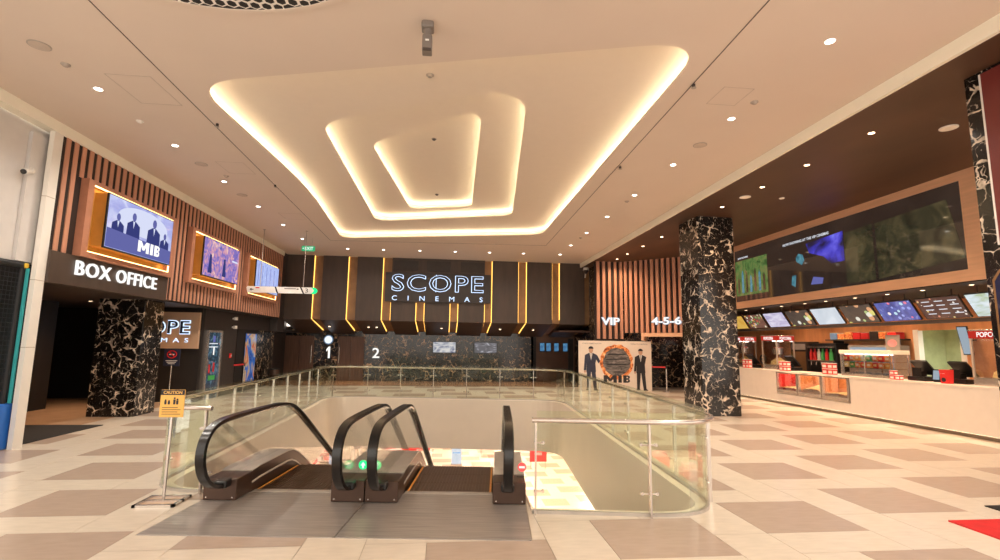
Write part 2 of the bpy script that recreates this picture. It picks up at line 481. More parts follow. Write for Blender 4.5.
def rounded(corners, seg=8):
    """corners: (x, y, tangent length) -> polygon with rounded corners"""
    out = []; n = len(corners)
    for i, (x, y, d) in enumerate(corners):
        p = Vector((x, y)); a = Vector(corners[i - 1][:2]); b = Vector(corners[(i + 1) % n][:2])
        s = p + (a - p).normalized() * d; e = p + (b - p).normalized() * d
        for k in range(seg + 1):
            t = k / seg
            out.append(s * (1 - t) ** 2 + p * 2 * t * (1 - t) + e * t * t)
    return out
def offset(poly, d):
    """d > 0: outwards for a counter-clockwise polygon"""
    n = len(poly); out = []
    for i in range(n):
        t = (poly[(i + 1) % n] - poly[i - 1]).normalized()
        out.append(poly[i] + Vector((t.y, -t.x)) * d)
    return out
def inside(p, poly):
    c = False; n = len(poly)
    for i in range(n):
        a = poly[i]; b = poly[i - 1]
        if (a.y > p.y) != (b.y > p.y) and p.x < (b.x - a.x) * (p.y - a.y) / (b.y - a.y) + a.x:
            c = not c
    return c
def plate_faces(outer, hole):
    """triangles of outer minus hole (2D)"""
    vs_ = [Vector(p) for p in outer] + [Vector(p) for p in hole]
    n = len(outer); m = len(hole)
    ed = [(i, (i + 1) % n) for i in range(n)] + [(n + i, n + (i + 1) % m) for i in range(m)]
    r = geometry.delaunay_2d_cdt(vs_, ed, [], 0, 1e-5)
    pts, faces = r[0], r[2]
    keep = []
    for f in faces:
        c = sum((pts[i] for i in f), Vector((0, 0))) / len(f)
        if inside(c, outer) and not (m and inside(c, hole)):
            keep.append(list(f))
    return pts, keep
def plate(mb, outer, hole, z0, z1, mi=0):
    pts, fs = plate_faces(outer, hole)
    if not fs: return
    n = len(pts)
    mb.add([(p.x, p.y, z1) for p in pts], fs, mi)
    mb.add([(p.x, p.y, z0) for p in pts], [f[::-1] for f in fs], mi)
    cnt = {}
    for f in fs:
        for i in range(len(f)):
            e = (f[i], f[(i + 1) % len(f)]); k = tuple(sorted(e))
            cnt.setdefault(k, []).append(e)
    for k, es in cnt.items():
        if len(es) == 1:
            a, b = es[0]
            mb.add([(pts[a].x, pts[a].y, z1), (pts[b].x, pts[b].y, z1), (pts[b].x, pts[b].y, z0), (pts[a].x, pts[a].y, z0)], [(0, 1, 2, 3)], mi)
def rect(x0, y0, x1, y1):
    return [Vector((x0, y0)), Vector((x1, y0)), Vector((x1, y1)), Vector((x0, y1))]

ROT = {'-Y': Matrix.Rotation(PI / 2, 4, 'X'),
       '+X': Matrix.Rotation(PI / 2, 4, 'Z') @ Matrix.Rotation(PI / 2, 4, 'X'),
       '-X': Matrix.Rotation(-PI / 2, 4, 'Z') @ Matrix.Rotation(PI / 2, 4, 'X'),
       '+Z': Matrix.Identity(4)}
def text(name, body, facing, c, w, h, depth, m, parent, offs=0.0, space=1.0, extra=None, base=None):
    """a line of lettering fitted to w x h, centred at c, facing an axis; c lies on the back plane of the letters"""
    def outline(of):
        cu = bpy.data.curves.new(name, 'FONT'); cu.body = body; cu.size = 1; cu.extrude = 0.0; cu.offset = of
        cu.space_character = space; cu.resolution_u = 3
        to = bpy.data.objects.new(name, cu); COL.objects.link(to)
        dg = bpy.context.evaluated_depsgraph_get(); dg.update()
        me = bpy.data.meshes.new_from_object(to.evaluated_get(dg))
        bpy.data.objects.remove(to); bpy.data.curves.remove(cu)
        bm = bmesh.new(); bm.from_mesh(me); bpy.data.meshes.remove(me)
        return bm
    bm = outline(offs)
    ref = outline(base) if base is not None else bm      # a halo keeps the scale of the letters it surrounds
    xs = [v.co.x for v in ref.verts]; ys = [v.co.y for v in ref.verts]
    x0, x1, y0, y1 = min(xs), max(xs), min(ys), max(ys)
    sx = w / (x1 - x0); sy = h / (y1 - y0)
    for v in bm.verts:
        v.co = Vector(((v.co.x - (x0 + x1) / 2) * sx, (v.co.y - (y0 + y1) / 2) * sy, 0))
    r = bmesh.ops.extrude_face_region(bm, geom=list(bm.faces))
    for g in r['geom']:
        if isinstance(g, bmesh.types.BMVert): g.co.z += depth
    M = Matrix.Translation(Vector(c)) @ (extra if extra is not None else ROT[facing])
    bmesh.ops.transform(bm, matrix=M, verts=list(bm.verts))
    mb = MB(); mb.from_bm(bm)
    return mb.build(name, m, parent)
def spot(name, loc, power, color, size=1.9, blend=0.7, parent=None, radius=0.05, direction=(0, 0, -1)):
    d = bpy.data.lights.new(name, 'SPOT'); d.energy = power; d.color = color
    d.spot_size = size; d.spot_blend = blend; d.shadow_soft_size = radius
    o = bpy.data.objects.new(name, d); COL.objects.link(o)
    M = Matrix.Translation(Vector(loc)) @ Vector(direction).to_track_quat('-Z', 'Y').to_matrix().to_4x4()
    if parent is not None:
        o.parent = parent
        o.matrix_local = wm(parent).inverted() @ M
    else:
        o.matrix_world = M
    return o
ORD = ['nearest', 'second', 'third', 'fourth', 'fifth', 'sixth', 'seventh', 'eighth', 'ninth', 'tenth', 'eleventh', 'twelfth']
def nth(i):
    return 'nearest' if i == 0 else ORD[i] + ' nearest'

# ================================================================== SHELL
ZC, ZD = 5.30, 5.13          # pale ceiling, dark ceiling
YB = 21.1                    # upper back wall
OPEN_PATH = [(0.93, 5.26, 0), (2.92, 4.97, 0.78), (3.66, 15.42, 0.95), (-3.66, 16.52, 0.95), (-3.36, 6.30, 0.55), (-2.62, 6.18, 0)]
TH = math.radians(6.1)       # the escalators are turned to the hall by six degrees
ME = Matrix.Translation(Vector((-0.92, 4.72, 0))) @ Matrix.Rotation(-TH, 4, 'Z')
def esc(u, v, z=0.0):
    return ME @ Vector((u, v, z))
def open_path(seg=10):
    out = []; n = len(OPEN_PATH)
    for i, (x, y, d) in enumerate(OPEN_PATH):
        p = Vector((x, y))
        if d == 0: out.append(p); continue
        a = Vector(OPEN_PATH[i - 1][:2]); b = Vector(OPEN_PATH[i + 1][:2])
        s = p + (a - p).normalized() * d; e = p + (b - p).normalized() * d
        for k in range(seg + 1):
            t = k / seg
            out.append(s * (1 - t) ** 2 + p * 2 * t * (1 - t) + e * t * t)
    return out
RAIL = open_path()
def inset_path(d):
    n = len(RAIL); out = []
    for i in range(n):
        a = RAIL[max(i - 1, 0)]; b = RAIL[min(i + 1, n - 1)]
        t = (b - a).normalized()
        out.append(RAIL[i] + Vector((-t.y, t.x)) * d)
    return out
PL = esc(-1.78, 1.36); PR = esc(1.76, 1.36)
HOLE = inset_path(0.13) + [Vector((PL.x, PL.y)), Vector((PR.x, PR.y))]
PLATE = [Vector(esc(u, v).xy) for u, v in ((-1.75, 0.0), (1.735, 0.0), (1.735, 1.37), (-1.75, 1.37))]

# --- floor: slab, tiles
mb = MB(); plate(mb, rect(-7.2, -4, 13.4, 20.6), HOLE, -0.35, -0.005)
floor = struct('floor', mb, 'grout', 'pale tiled hall floor with staggered brown rectangles around the void', 'floor')
mb = MB(); mb.box((-7.4, 20.6, -0.35), (13.4, 25, -0.002))
struct('floor', mb, 'brown floor', 'brown polished floor strip at the foot of the rear marble wall', 'floor')
mb = MB(); mb.box((-13, 8.6, -0.35), (-7.2, 21, -0.002))
struct('floor', mb, 'tan floor', 'orange-brown floor inside the box office recess', 'floor')
UX, UY, TX, TY = 0.522, 0.448, 3.02, 4.565
J = 0.0025
cells = []
for i in range(-30, 40):
    for j in range(-30, 40):
        ox = 2 * i + 3 * j; oy = 4 * i + 1 * j
        for (a, b, w, h, k) in ((0, 0, 2, 2, 1), (0, -1, 2, 1, 0), (2, -1, 1, 2, 0), (2, 1, 1, 2, 0)):
            x0 = TX + (ox + a) * UX; y0 = TY + (oy + b) * UY
            x1 = x0 + w * UX; y1 = y0 + h * UY
            if x1 < -6.9 or x0 > 10.45 or y1 < -1.5 or y0 > 20.6: continue
            cells.append((max(x0, -6.9), max(y0, -1.5), min(x1, 10.45), min(y1, 20.6), k))
cut_tiles = []
for (x0, y0, x1, y1, k) in cells:
    if x1 - x0 < 0.02 or y1 - y0 < 0.02: continue
    q = [(x0 + J, y0 + J), (x1 - J, y0 + J), (x1 - J, y1 - J), (x0 + J, y1 - J)]
    poly = [Vector(p) for p in q]
    touched = False
    for hp in (HOLE, PLATE):
        ins = [inside(p, hp) for p in poly]
        if all(ins): touched = None; break
        if any(ins) or any(inside(p, poly) for p in hp): touched = True; continue
        # edge crossing
        n = len(hp)
        for a in range(4):
            for b in range(n):
                if geometry.intersect_line_line_2d(poly[a], poly[(a + 1) % 4], hp[b], hp[(b + 1) % n]):
                    touched = True; break
            if touched: break
    if touched is None: continue
    cx, cy = (x0 + x1) / 2, (y0 + y1) / 2
    pr = [project((p.x, p.y, 0)) for p in poly]
    area = 0
    if all(pr):
        pc = project((cx, cy, 0))
        if -60 < pc[0] < 1060 and pc[1] < 620:
            area = abs(sum(pr[i - 1][0] * pr[i][1] - pr[i][0] * pr[i - 1][1] for i in range(4))) / 2
    cut_tiles.append((area, x0, y0, x1, y1, k, poly, touched))
cut_tiles.sort(key=lambda t: -t[0])
def ccw(p):
    s = sum(p[i - 1].x * p[i].y - p[i].x * p[i - 1].y for i in range(len(p)))
    return p if s > 0 else p[::-1]
def tile_geo(mb, poly, touched, mi=0, org=(0, 0)):
    o = Vector(org)
    if not touched:
        plate(mb, [p - o for p in poly], [], -0.03, 0.0, mi); return
    # tile minus the void and the landing plate
    allp = list(poly); ed = [(i, (i + 1) % 4) for i in range(4)]
    for hp in (HOLE, PLATE):
        b = len(allp); n = len(hp); allp += hp
        ed += [(b + i, b + (i + 1) % n) for i in range(n)]
    r = geometry.delaunay_2d_cdt(allp, ed, [], 0, 1e-5)
    pts = r[0]; fs = []
    for f in r[2]:
        c = sum((pts[i] for i in f), Vector((0, 0))) / len(f)
        if inside(c, poly) and not inside(c, HOLE) and not inside(c, PLATE): fs.append(list(f))
    if fs:
        used = sorted({i for f in fs for i in f}); mp = {v: i for i, v in enumerate(used)}
        mb.add([(pts[i].x - o.x, pts[i].y - o.y, 0.0) for i in used], [[mp[i] for i in f] for f in fs], mi)
shared = {}
far = MB(); cnt = 0
for (area, x0, y0, x1, y1, k, poly, touched) in cut_tiles:
    m = 'dark tile' if k else 'cream tile'
    if cnt < 300 and area > 0:
        key = None if touched else (k, round(x1 - x0, 4), round(y1 - y0, 4))
        if key in shared:
            me = shared[key]
        else:
            t = MB(); tile_geo(t, poly, touched, 0, (x0, y0))
            if not t.f: continue
            me = t.mesh('floor_tile', m)
            if key: shared[key] = me
        o = bpy.data.objects.new('floor_tile', me); COL.objects.link(o)
        o.parent = floor; o.location = (x0, y0, 0.0)
        cnt += 1
    else:
        tile_geo(far, poly, touched, k)
o = far.build('far_floor_tiles', ['cream tile', 'dark tile'], floor); o['kind'] = 'stuff'
# nosing around the void, slab edge below it
a = RAIL; b = inset_path(0.13)
mb = MB()
n = len(a)
mb.add([(p.x, p.y, 0.004) for p in a] + [(p.x, p.y, 0.004) for p in b] + [(p.x, p.y, -0.02) for p in a] + [(p.x, p.y, -0.02) for p in b],
       [(i, i + 1, n + i + 1, n + i) for i in range(n - 1)] + [(i, 2 * n + i, 2 * n + i + 1, i + 1) for i in range(n - 1)] + [(n + i, n + i + 1, 3 * n + i + 1, 3 * n + i) for i in range(n - 1)])
struct('trim_1', mb, 'cream paint', 'cream nosing strip along the edge of the escalator void', 'trim')
mb = MB()
c = inset_path(0.22)
w_ = inset_path(0.138)
mb.add([(p.x, p.y, 0.003) for p in w_] + [(p.x, p.y, -1.68 + 0.035 * (p.y - 10)) for p in w_] + [(p.x, p.y, -1.68 + 0.035 * (p.y - 10)) for p in offset(RAIL, 0.25)],
       [(i, i + 1, n + i + 1, n + i) for i in range(n - 1)] + [(n + i, n + i + 1, 2 * n + i + 1, 2 * n + i) for i in range(n - 1)])
struct('wall_void', mb, 'cream paint', 'smooth cream slab edge lining the escalator void below the glass', 'wall')

# --- main ceiling with three nested coves
P0 = rounded([(-3.66, 6.99, 0.75), (3.0, 5.14, 0.75), (3.05, 15.72, 0.55), (-3.70, 17.43, 0.6), (-3.33, 11.7, 1.6)])
P1 = rounded([(-2.30, 8.56, 0.55), (1.12, 6.80, 1.0), (1.86, 14.27, 0.45), (-2.30, 15.65, 0.55)])
P2 = rounded([(-1.64, 9.88, 0.45), (0.52, 8.05, 0.65), (0.65, 14.27, 0.3), (-1.17, 14.84, 0.35)])
Z1, Z2, Z3 = ZC + 0.22, ZC + 0.44, ZC + 0.66
P1 = [p * ((Z1 - EYE) / (5.52 - EYE)) for p in P1]
P2 = [p * ((Z2 - EYE) / (5.74 - EYE)) for p in P2]
mb = MB(); plate(mb, rect(-6.62, -4, 5.84, YB + 0.15), P0, ZC, ZC + 0.03)
ceiling = struct('ceiling', mb, 'ceiling paint', 'peach painted hall ceiling with a large rounded cove opening', 'ceiling')
def cove_wall(poly, z0, z1, w=0.42):
    q = offset(poly, w); n = len(q); mb = MB()
    mb.add([(p.x, p.y, z0) for p in q] + [(p.x, p.y, z1) for p in q], [(i, (i + 1) % n, n + (i + 1) % n, n + i) for i in range(n)])
    return mb
mb = MB(); plate(mb, offset(P0, 0.45), P1, Z1, Z1 + 0.03)
mb2 = cove_wall(P0, ZC, Z1 + 0.01); mb.add(mb2.v, mb2.f)
mb.build('cove_tier', 'cove glow paint', ceiling)
mb = MB(); plate(mb, offset(P1, 0.45), P2, Z2, Z2 + 0.03)
mb2 = cove_wall(P1, Z1, Z2 + 0.01); mb.add(mb2.v, mb2.f)
mb.build('cove_tier', 'cove glow paint', ceiling)
mb = MB(); plate(mb, offset(P2, 0.45), [], Z3, Z3 + 0.03)
mb2 = cove_wall(P2, Z2, Z3 + 0.01); mb.add(mb2.v, mb2.f)
mb.build('cove_tier', 'cove glow paint', ceiling)
for poly, z in ((P0, ZC), (P1, Z1), (P2, Z2)):
    q = offset(poly, 0.18); q2 = offset(poly, 0.21); n = len(q); mb = MB()
    mb.add([(p.x, p.y, z + 0.05) for p in q] + [(p.x, p.y, z + 0.05) for p in q2], [(i, (i + 1) % n, n + (i + 1) % n, n + i) for i in range(n)])
    mb.build('cove_light_strip', 'cove led', ceiling)
# slot diffusers: dark lines framing the coves
for (p, q) in (((-3.83, 2.0), (-4.18, 17.85)), ((3.2, 2.0), (3.52, 17.4)), ((-4.18, 17.85), (3.52, 17.4))):
    a = Vector(p); b = Vector(q); d = (b - a).normalized(); s = Vector((-d.y, d.x)) * 0.006
    mb = MB(); mb.prism([a + s, b + s, b - s, a - s], 2, ZC - 0.004, ZC + 0.002)
    mb.build('ceiling_slot', 'dark fixture', ceiling)
# access panels in the ceiling
for (x0, y0, x1, y1) in ((-4.75, 6.9, -4.15, 7.75), (-4.75, 10.2, -4.2, 10.9), (-4.8, 14.2, -4.2, 14.9), (3.75, 6.1, 4.2, 6.6)):
    mb = MB(); plate(mb, rect(x0, y0, x1, y1), rect(x0 + 0.012, y0 + 0.012, x1 - 0.012, y1 - 0.012), ZC - 0.002, ZC + 0.001)
    mb.build('access_panel_gap', 'panel gap', ceiling)
box('ceiling_rim', (-6.72, -4, 5.12), (-6.53, 20.45, ZC + 0.04), 'cream fascia', ceiling)
box('ceiling_rim', (5.80, -4, ZD - 0.01), (5.86, YB + 0.1, ZC + 0.04), 'cream fascia', ceiling)
mb = MB(); mb.box((5.86, -4, ZD), (13.4, 25, ZD + 0.08))
dark_ceiling = struct('ceiling', mb, 'dark ceiling', 'dark brown timber ceiling over the snack counter side', 'ceiling')

# --- left wall with copper slats
mb = MB(); mb.box((-6.76, 8.785, 2.64), (-6.567, 20.42, 5.14))
wall_left = struct('wall_left', mb, 'slat gap', 'copper slatted upper wall above the box office on the left', 'wall')
FRAMES = [(9.33, 12.28), (13.05, 16.0), (16.65, 19.65)]
sl = {}
def slat(x0, x1, y, z0, z1, w, parent):
    key = (round(z0, 3), round(z1, 3))
    if key not in sl:
        t = MB(); t.box((x0, -w / 2, z0), (x1, w / 2, z1)); sl[key] = t.mesh('slat', 'copper slat')
    o = bpy.data.objects.new('slat', sl[key]); COL.objects.link(o); o.parent = parent; o.location = (0, y, 0)
y = 8.93
while y < 20.4:
    infr = any(a - 0.03 < y < b + 0.03 for a, b in FRAMES)
    zb = 3.16 if y < 12.28 else 2.64
    if infr:
        slat(-6.567, -6.55, y, 4.56, 5.12, 0.095, wall_left)
        if zb < 3: slat(-6.567, -6.55, y, zb, 3.15, 0.095, wall_left)
    else:
        slat(-6.567, -6.55, y, zb, 5.12, 0.095, wall_left)
    y += 0.19
# soffits under the slatted wall
mb = MB(); mb.box((-13, 8.82, 2.61), (-6.62, 21.0, 2.66))
struct('ceiling', mb, 'charcoal', 'low dark soffit over the box office recess', 'ceiling')
# box office recess walls
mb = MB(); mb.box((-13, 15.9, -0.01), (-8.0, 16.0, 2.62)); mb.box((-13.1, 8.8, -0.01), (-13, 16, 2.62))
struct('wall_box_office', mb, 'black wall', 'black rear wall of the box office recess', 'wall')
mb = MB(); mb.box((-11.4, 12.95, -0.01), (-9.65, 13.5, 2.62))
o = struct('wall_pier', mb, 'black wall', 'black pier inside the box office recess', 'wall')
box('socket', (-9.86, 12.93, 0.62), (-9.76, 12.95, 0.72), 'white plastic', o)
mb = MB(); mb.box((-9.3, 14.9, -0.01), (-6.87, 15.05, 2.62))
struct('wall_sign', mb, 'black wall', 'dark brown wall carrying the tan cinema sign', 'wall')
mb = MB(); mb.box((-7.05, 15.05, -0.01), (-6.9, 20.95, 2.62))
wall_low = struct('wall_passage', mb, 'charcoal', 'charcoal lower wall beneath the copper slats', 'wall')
box('poster_niche', (-6.9, 17.4, 0), (-6.885, 19.12, 2.1), 'black wall', wall_low)
box('marble_slab', (-6.9, 19.12, 0), (-6.87, 20.95, 2.1), 'marble warm', wall_low)
# door with lit poster in the passage
d1 = thing('door_1', 'silver framed dark glass door with a lit poster in the passage wall', 'door', (-6.87, 15.78, 0), kind='structure')
for (y0, y1, z0, z1) in ((15.30, 15.36, 0, 2.0), (16.16, 16.24, 0, 2.0), (15.36, 16.16, 1.94, 2.0)):
    box('door_frame', (-6.9, y0, z0), (-6.84, y1, z1), 'steel', d1)
leaf = box('door_leaf', (-6.89, 15.36, 0.01), (-6.865, 16.16, 1.94), 'door poster', d1)
box('door_handle', (-6.865, 15.42, 0.85), (-6.835, 15.44, 1.15), 'steel', leaf)
for (y0, y1, z0, z1, m_) in ((15.66, 15.80, 1.66, 1.84, 'screen blue mid'), (15.44, 15.98, 1.60, 1.63, 'screen text'), (15.44, 15.98, 1.50, 1.53, 'screen text'), (15.72, 15.79, 1.28, 1.52, 'letter white'), (15.50, 15.60, 0.75, 1.0, 'red print'), (15.78, 15.88, 0.78, 1.05, 'red print'), (15.52, 15.95, 0.55, 0.68, 'green plastic')):
    box('door_print', (-6.865, y0, z0), (-6.862, y1, z1), m_, leaf)

# --- far left shopfront: white pier, white panels
mb = MB(); mb.box((-6.62, 8.60, -0.01), (-6.545, 8.785, 5.12))
o = struct('wall_pier', mb, 'white paint', 'tall white pier at the left end of the copper slats', 'wall')
for z in (1.55, 2.62, 4.0):
    box('panel_joint', (-6.622, 8.598, z), (-6.543, 8.787, z + 0.008), 'grout', o)
mb = MB(); mb.box((-6.90, 3.0, 2.88), (-6.74, 8.80, 5.14)); mb.box((-10, 3.0, 2.88), (-6.9, 8.7, 2.93))
o = struct('wall_shop', mb, 'panel white', 'grey-white panelled wall above the play area', 'wall')
box('panel', (-6.74, 5.4, 2.90), (-6.73, 7.30, 5.1), 'panel white', o)
box('panel', (-6.74, 7.32, 2.90), (-6.73, 8.34, 5.1), 'panel white', o)
box('panel', (-6.74, 8.36, 2.90), (-6.68, 8.80, 5.0), 'panel white', o)
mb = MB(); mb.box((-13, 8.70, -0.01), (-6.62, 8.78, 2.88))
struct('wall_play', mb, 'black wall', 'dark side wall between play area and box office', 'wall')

# --- back wall: dark folded panels with bronze channels and warm strips
CH = [(-5.54, -5.17), (-4.15, -3.77), (-2.72, -2.33), (-1.30, -0.93), (0.13, 0.49), (1.60, 1.93), (3.06, 3.44), (4.55, 4.90), (6.0, 6.2)]
def prof(d):
    return [(YB + d, ZC + 0.04), (YB + d, 2.62 + d * 0.2), (23.5, 2.10 + d), (23.5, 2.3 + d), (YB + 0.2 + d, 2.8 + d), (YB + 0.2 + d, ZC + 0.04)]
mb = MB(); mb.prism(prof(0.14), 0, -6.66, 6.25)
wall_back = struct('wall_back', mb, 'channel bronze', 'dark upper rear wall folded inward at its foot with glowing channels', 'wall')
xs = [-6.66] + [x for c in CH for x in c]
for i in range(0, len(xs) - 1, 2):
    mb = MB(); mb.prism(prof(0.0), 0, xs[i], xs[i + 1]); mb.build('panel', 'dark panel', wall_back)
for i, (a, b) in enumerate(CH[:-1]):
    top = 3.40 if i in (3, 4) else ZC
    for x, on in ((a + 0.012, i <= 4), (b - 0.012, i >= 3)):
        zt = top
        if i == 2 and x > a + 0.1: zt = 3.4
        if i == 5 and x < b - 0.1: zt = 3.4
        if (i <= 1 and x > a + 0.1): continue
        if i == 2 and x > a + 0.1: pass
        lowy, lowz = 23.3, 2.17
        mb = MB()
        mb.prism([(YB + 0.085, zt), (YB + 0.085, 2.66), (lowy, lowz + 0.07), (lowy, lowz + 0.085), (YB + 0.10, 2.675), (YB + 0.10, zt)], 0, x - 0.012, x + 0.012)
        if i == 7: 
            mb = MB(); mb.box((x - 0.012, YB + 0.085, 2.8), (x + 0.012, YB + 0.1, zt))
        mb.build('light_strip', 'warm led', wall_back)
box('panel', (-2.33, YB - 0.006, 4.6), (1.6, YB + 0.05, ZC), 'dark panel', wall_back)
for (x0, x1) in ((-2.27, -1.24), (-0.88, 0.12), (0.56, 1.57)):
    box('vent_panel', (x0, YB - 0.03, 4.76), (x1, YB, 5.2), 'charcoal', wall_back, 0.008)
# lower rear wall
mb = MB(); mb.box((-7.4, 23.5, -0.01), (4.15, 23.7, 2.4))
wall_rear = struct('wall_rear', mb, 'marble warm', 'black marble lower rear wall under the folded panels', 'wall')
mb = MB(); mb.box((4.15, 23.9, -0.01), (9.2, 24.05, 2.9)); mb.box((4.05, 23.5, -0.01), (4.15, 24.0, 2.4)); mb.box((4.9, YB + 0.15, 2.3), (6.3, 24, 2.36))
struct('wall_kiosk', mb, 'brown wall', 'brown lower rear wall behind the ticket kiosks', 'wall')
box('door_recess', (5.95, 23.86, 0), (6.2, 23.9, 2.05), 'black wall', bpy.data.objects['wall_kiosk'])
box('door_recess', (4.2, 23.86, 0), (4.36, 23.9, 2.2), 'black wall', bpy.data.objects['wall_kiosk'])
mb = MB(); mb.box((-7.4, 20.95, -0.01), (-7.2, 23.5, 2.7))
struct('wall_corner', mb, 'charcoal', 'dark return wall in the rear left corner', 'wall')
mb = MB(); mb.box((-7.3, YB + 0.1, 2.1), (-6.6, 23.5, 2.2)); mb.box((-7.3, 20.42, 2.1), (-6.62, YB + 0.2, 5.3))
struct('wall_return', mb, 'charcoal', 'dark return joining copper slats and rear wall', 'wall')
for n_, (x0, x1, hx, lab) in enumerate(((-7.2, -5.93, -6.02, 'brown timber auditorium door left of the number one'), (-4.88, -3.7, -4.8, 'brown timber auditorium door between the numbers one and two'))):
    d = thing('door_%d' % (n_ + 2), lab, 'door', ((x0 + x1) / 2, 23.45, 0), kind='structure')
    for k in range(2):
        w = (x1 - x0) / 2
        lf = box('door_leaf', (x0 + k * w + 0.005, 23.44, 0.0), (x0 + (k + 1) * w - 0.005, 23.495, 1.98), 'door wood', d)
    h = MB(); h.tube([(hx, 23.44, 0.75), (hx, 23.39, 0.78), (hx, 23.39, 1.55), (hx, 23.44, 1.58)], 0.018, 8, upv=(1, 0, 0)); h.build('door_handle', 'steel', d, True)

# --- right rear wall with copper slats (VIP)
V0, V1, V2 = Vector((5.95, 19.42)), Vector((7.1, 19.35)), Vector((9.6, 17.1))
mb = MB()
for a, b, zb in ((V0, V1, 0.0), (V1, V2, 2.2)):
    d = (b - a).normalized(); nn = Vector((-d.y, d.x)) * 0.12
    mb.prism([a + nn * 0.5, b + nn * 0.5, b + nn, a + nn], 2, zb, ZD + 0.02)
wall_vip = struct('wall_back_right', mb, 'slat gap', 'copper slatted wall on the far right with lit lettering', 'wall')
vm = MB(); vm.box((-0.055, -0.05, 2.0), (0.055, 0.06, ZD)); vmesh = vm.mesh('slat', 'copper slat')
vm = MB(); vm.box((-0.055, -0.05, 2.25), (0.055, 0.06, ZD)); vmesh2 = vm.mesh('slat', 'copper slat')
for a, b, pitch, me in ((V0, V1, 0.235, vmesh), (V1, V2, 0.215, vmesh2)):
    L_ = (b - a).length; d = (b - a).normalized(); s = 0.13
    while s < L_:
        o = bpy.data.objects.new('slat', me); COL.objects.link(o); o.parent = wall_vip
        p = a + d * s; o.location = (p.x, p.y, 0); o.rotation_euler = (0, 0, math.atan2(d.y, d.x)); s += pitch
# portal under the slats
VD = (V2 - V1).normalized(); VN = Vector((-VD.y, VD.x))
def vip(s, off=0.0):
    p = V1 + VD * s + VN * off
    return p
def vbox(mb, s0, s1, o0, o1, z0, z1):
    q = [vip(s0, o0), vip(s1, o0), vip(s1, o1), vip(s0, o1)]
    mb.prism(q, 2, z0, z1)
pt = thing('trim_2', 'pale timber portal frame under the copper slats by the pillar', 'trim', (vip(0.9).x, vip(0.9).y, 0), kind='structure')
mb = MB(); vbox(mb, 0.75, 2.9, -0.1, 0.15, 2.10, 2.24); mb.build('lintel', 'bulkhead wood', pt)
mb = MB(); vbox(mb, 0.75, 0.85, -0.1, 0.15, 1.95, 2.10); mb.build('jamb', 'bulkhead wood', pt)
mb = MB(); mb.box((6.9, 20.95, -0.01), (13.4, 21.1, ZD + 0.02)); mb.box((6.27, 19.5, -0.01), (6.4, 24, ZD + 0.02))
struct('wall_portal', mb, 'marble warm', 'black marble wall seen through the portal', 'wall')

# --- counter side shell
XB = 12.6
mb = MB(); mb.box((XB, 12.1, -0.01), (XB + 0.1, 21, ZD)); mb.box((XB, 3, -0.01), (XB + 0.1, 10.95, ZD)); mb.box((XB, 10.95, 2.24), (XB + 0.1, 12.1, ZD))
wall_right = struct('wall_right', mb, 'orange wood', 'orange timber wall behind the snack counter', 'wall')
mb = MB(); mb.box((9.75, 7.0, 3.015), (XB, 18.4, ZD + 0.01))
struct('wall_bulkhead', mb, 'bulkhead wood', 'copper timber bulkhead over the snack counter', 'wall')
bulk = bpy.data.objects['wall_bulkhead']
# face boards around the video wall
for nme, a, b in (('face_board', (9.69, 7.0, 4.95), (9.75, 18.4, ZD)), ('face_board', (9.69, 7.0, 3.015), (9.75, 18.4, 3.23)), ('face_board', (9.69, 7.0, 3.23), (9.75, 8.17, 4.95)), ('face_board', (9.69, 15.66, 3.23), (9.75, 18.4, 4.95))):
    box(nme, a, b, 'bulkhead wood', bulk)
box('soffit_panel', (9.76, 7.0, 2.995), (XB, 18.3, 3.015), 'black wall', bulk)
# kitchen behind the pass
mb = MB(); mb.box((15.4, 9.6, -0.01), (15.5, 13.9, 2.7)); struct('wall_kitchen', mb, 'kitchen green', 'pale green rear kitchen wall seen through the doorway behind the counter', 'wall')
mb = MB(); mb.box((XB + 0.1, 9.5, -0.01), (15.5, 9.6, 2.7)); struct('wall_kitchen_near', mb, 'kitchen green', 'pale green near side wall of the kitchen', 'wall')
mb = MB(); mb.box((XB + 0.1, 13.9, -0.01), (15.5, 14.0, 2.7)); struct('wall_kitchen_far', mb, 'kitchen green', 'pale green far side wall of the kitchen', 'wall')
mb = MB(); mb.box((XB + 0.1, 9.5, 2.7), (15.5, 14.0, 2.8)); struct('ceiling', mb, 'white paint', 'white kitchen ceiling behind the counter', 'ceiling')
mb = MB(); mb.box((XB + 0.1, 9.5, -0.1), (15.5, 14.0, -0.011)); struct('floor', mb, 'tan floor', 'tan kitchen floor behind the counter', 'floor')
dk = thing('trim_3', 'white jamb of the kitchen doorway behind the snack counter', 'trim', (XB, 11.5, 0), kind='structure')
box('jamb', (XB - 0.03, 12.06, 0), (XB + 0.12, 12.2, 2.26), 'white paint', dk)
box('jamb', (XB - 0.03, 10.86, 0), (XB + 0.12, 10.98, 2.26), 'white paint', dk)

# --- marble pillars
def pillar(x0, y0, x1, y1, h, lab):
    t = thing('pillar', lab, 'pillar', ((x0 + x1) / 2, (y0 + y1) / 2, 0), kind='structure')
    box('marble_cladding', (x0, y0, 0.0), (x1, y1, h), 'marble', t, 0.006)
    box('pillar_base', (x0 + 0.01, y0 + 0.01, -0.03), (x1 - 0.01, y1 - 0.01, 0.0), 'charcoal', t)
    return t
pillar(6.47, 12.08, 7.47, 13.08, ZD + 0.01, 'tall black marble pillar between the hall and the snack counter')
p = pillar(-7.82, 12.1, -6.84, 12.88, 2.61, 'short black marble pillar under the box office lettering')
pr_ = pillar(6.47, 4.26, 7.47, 5.26, ZD + 0.01, 'black marble pillar with red panel at the right edge')

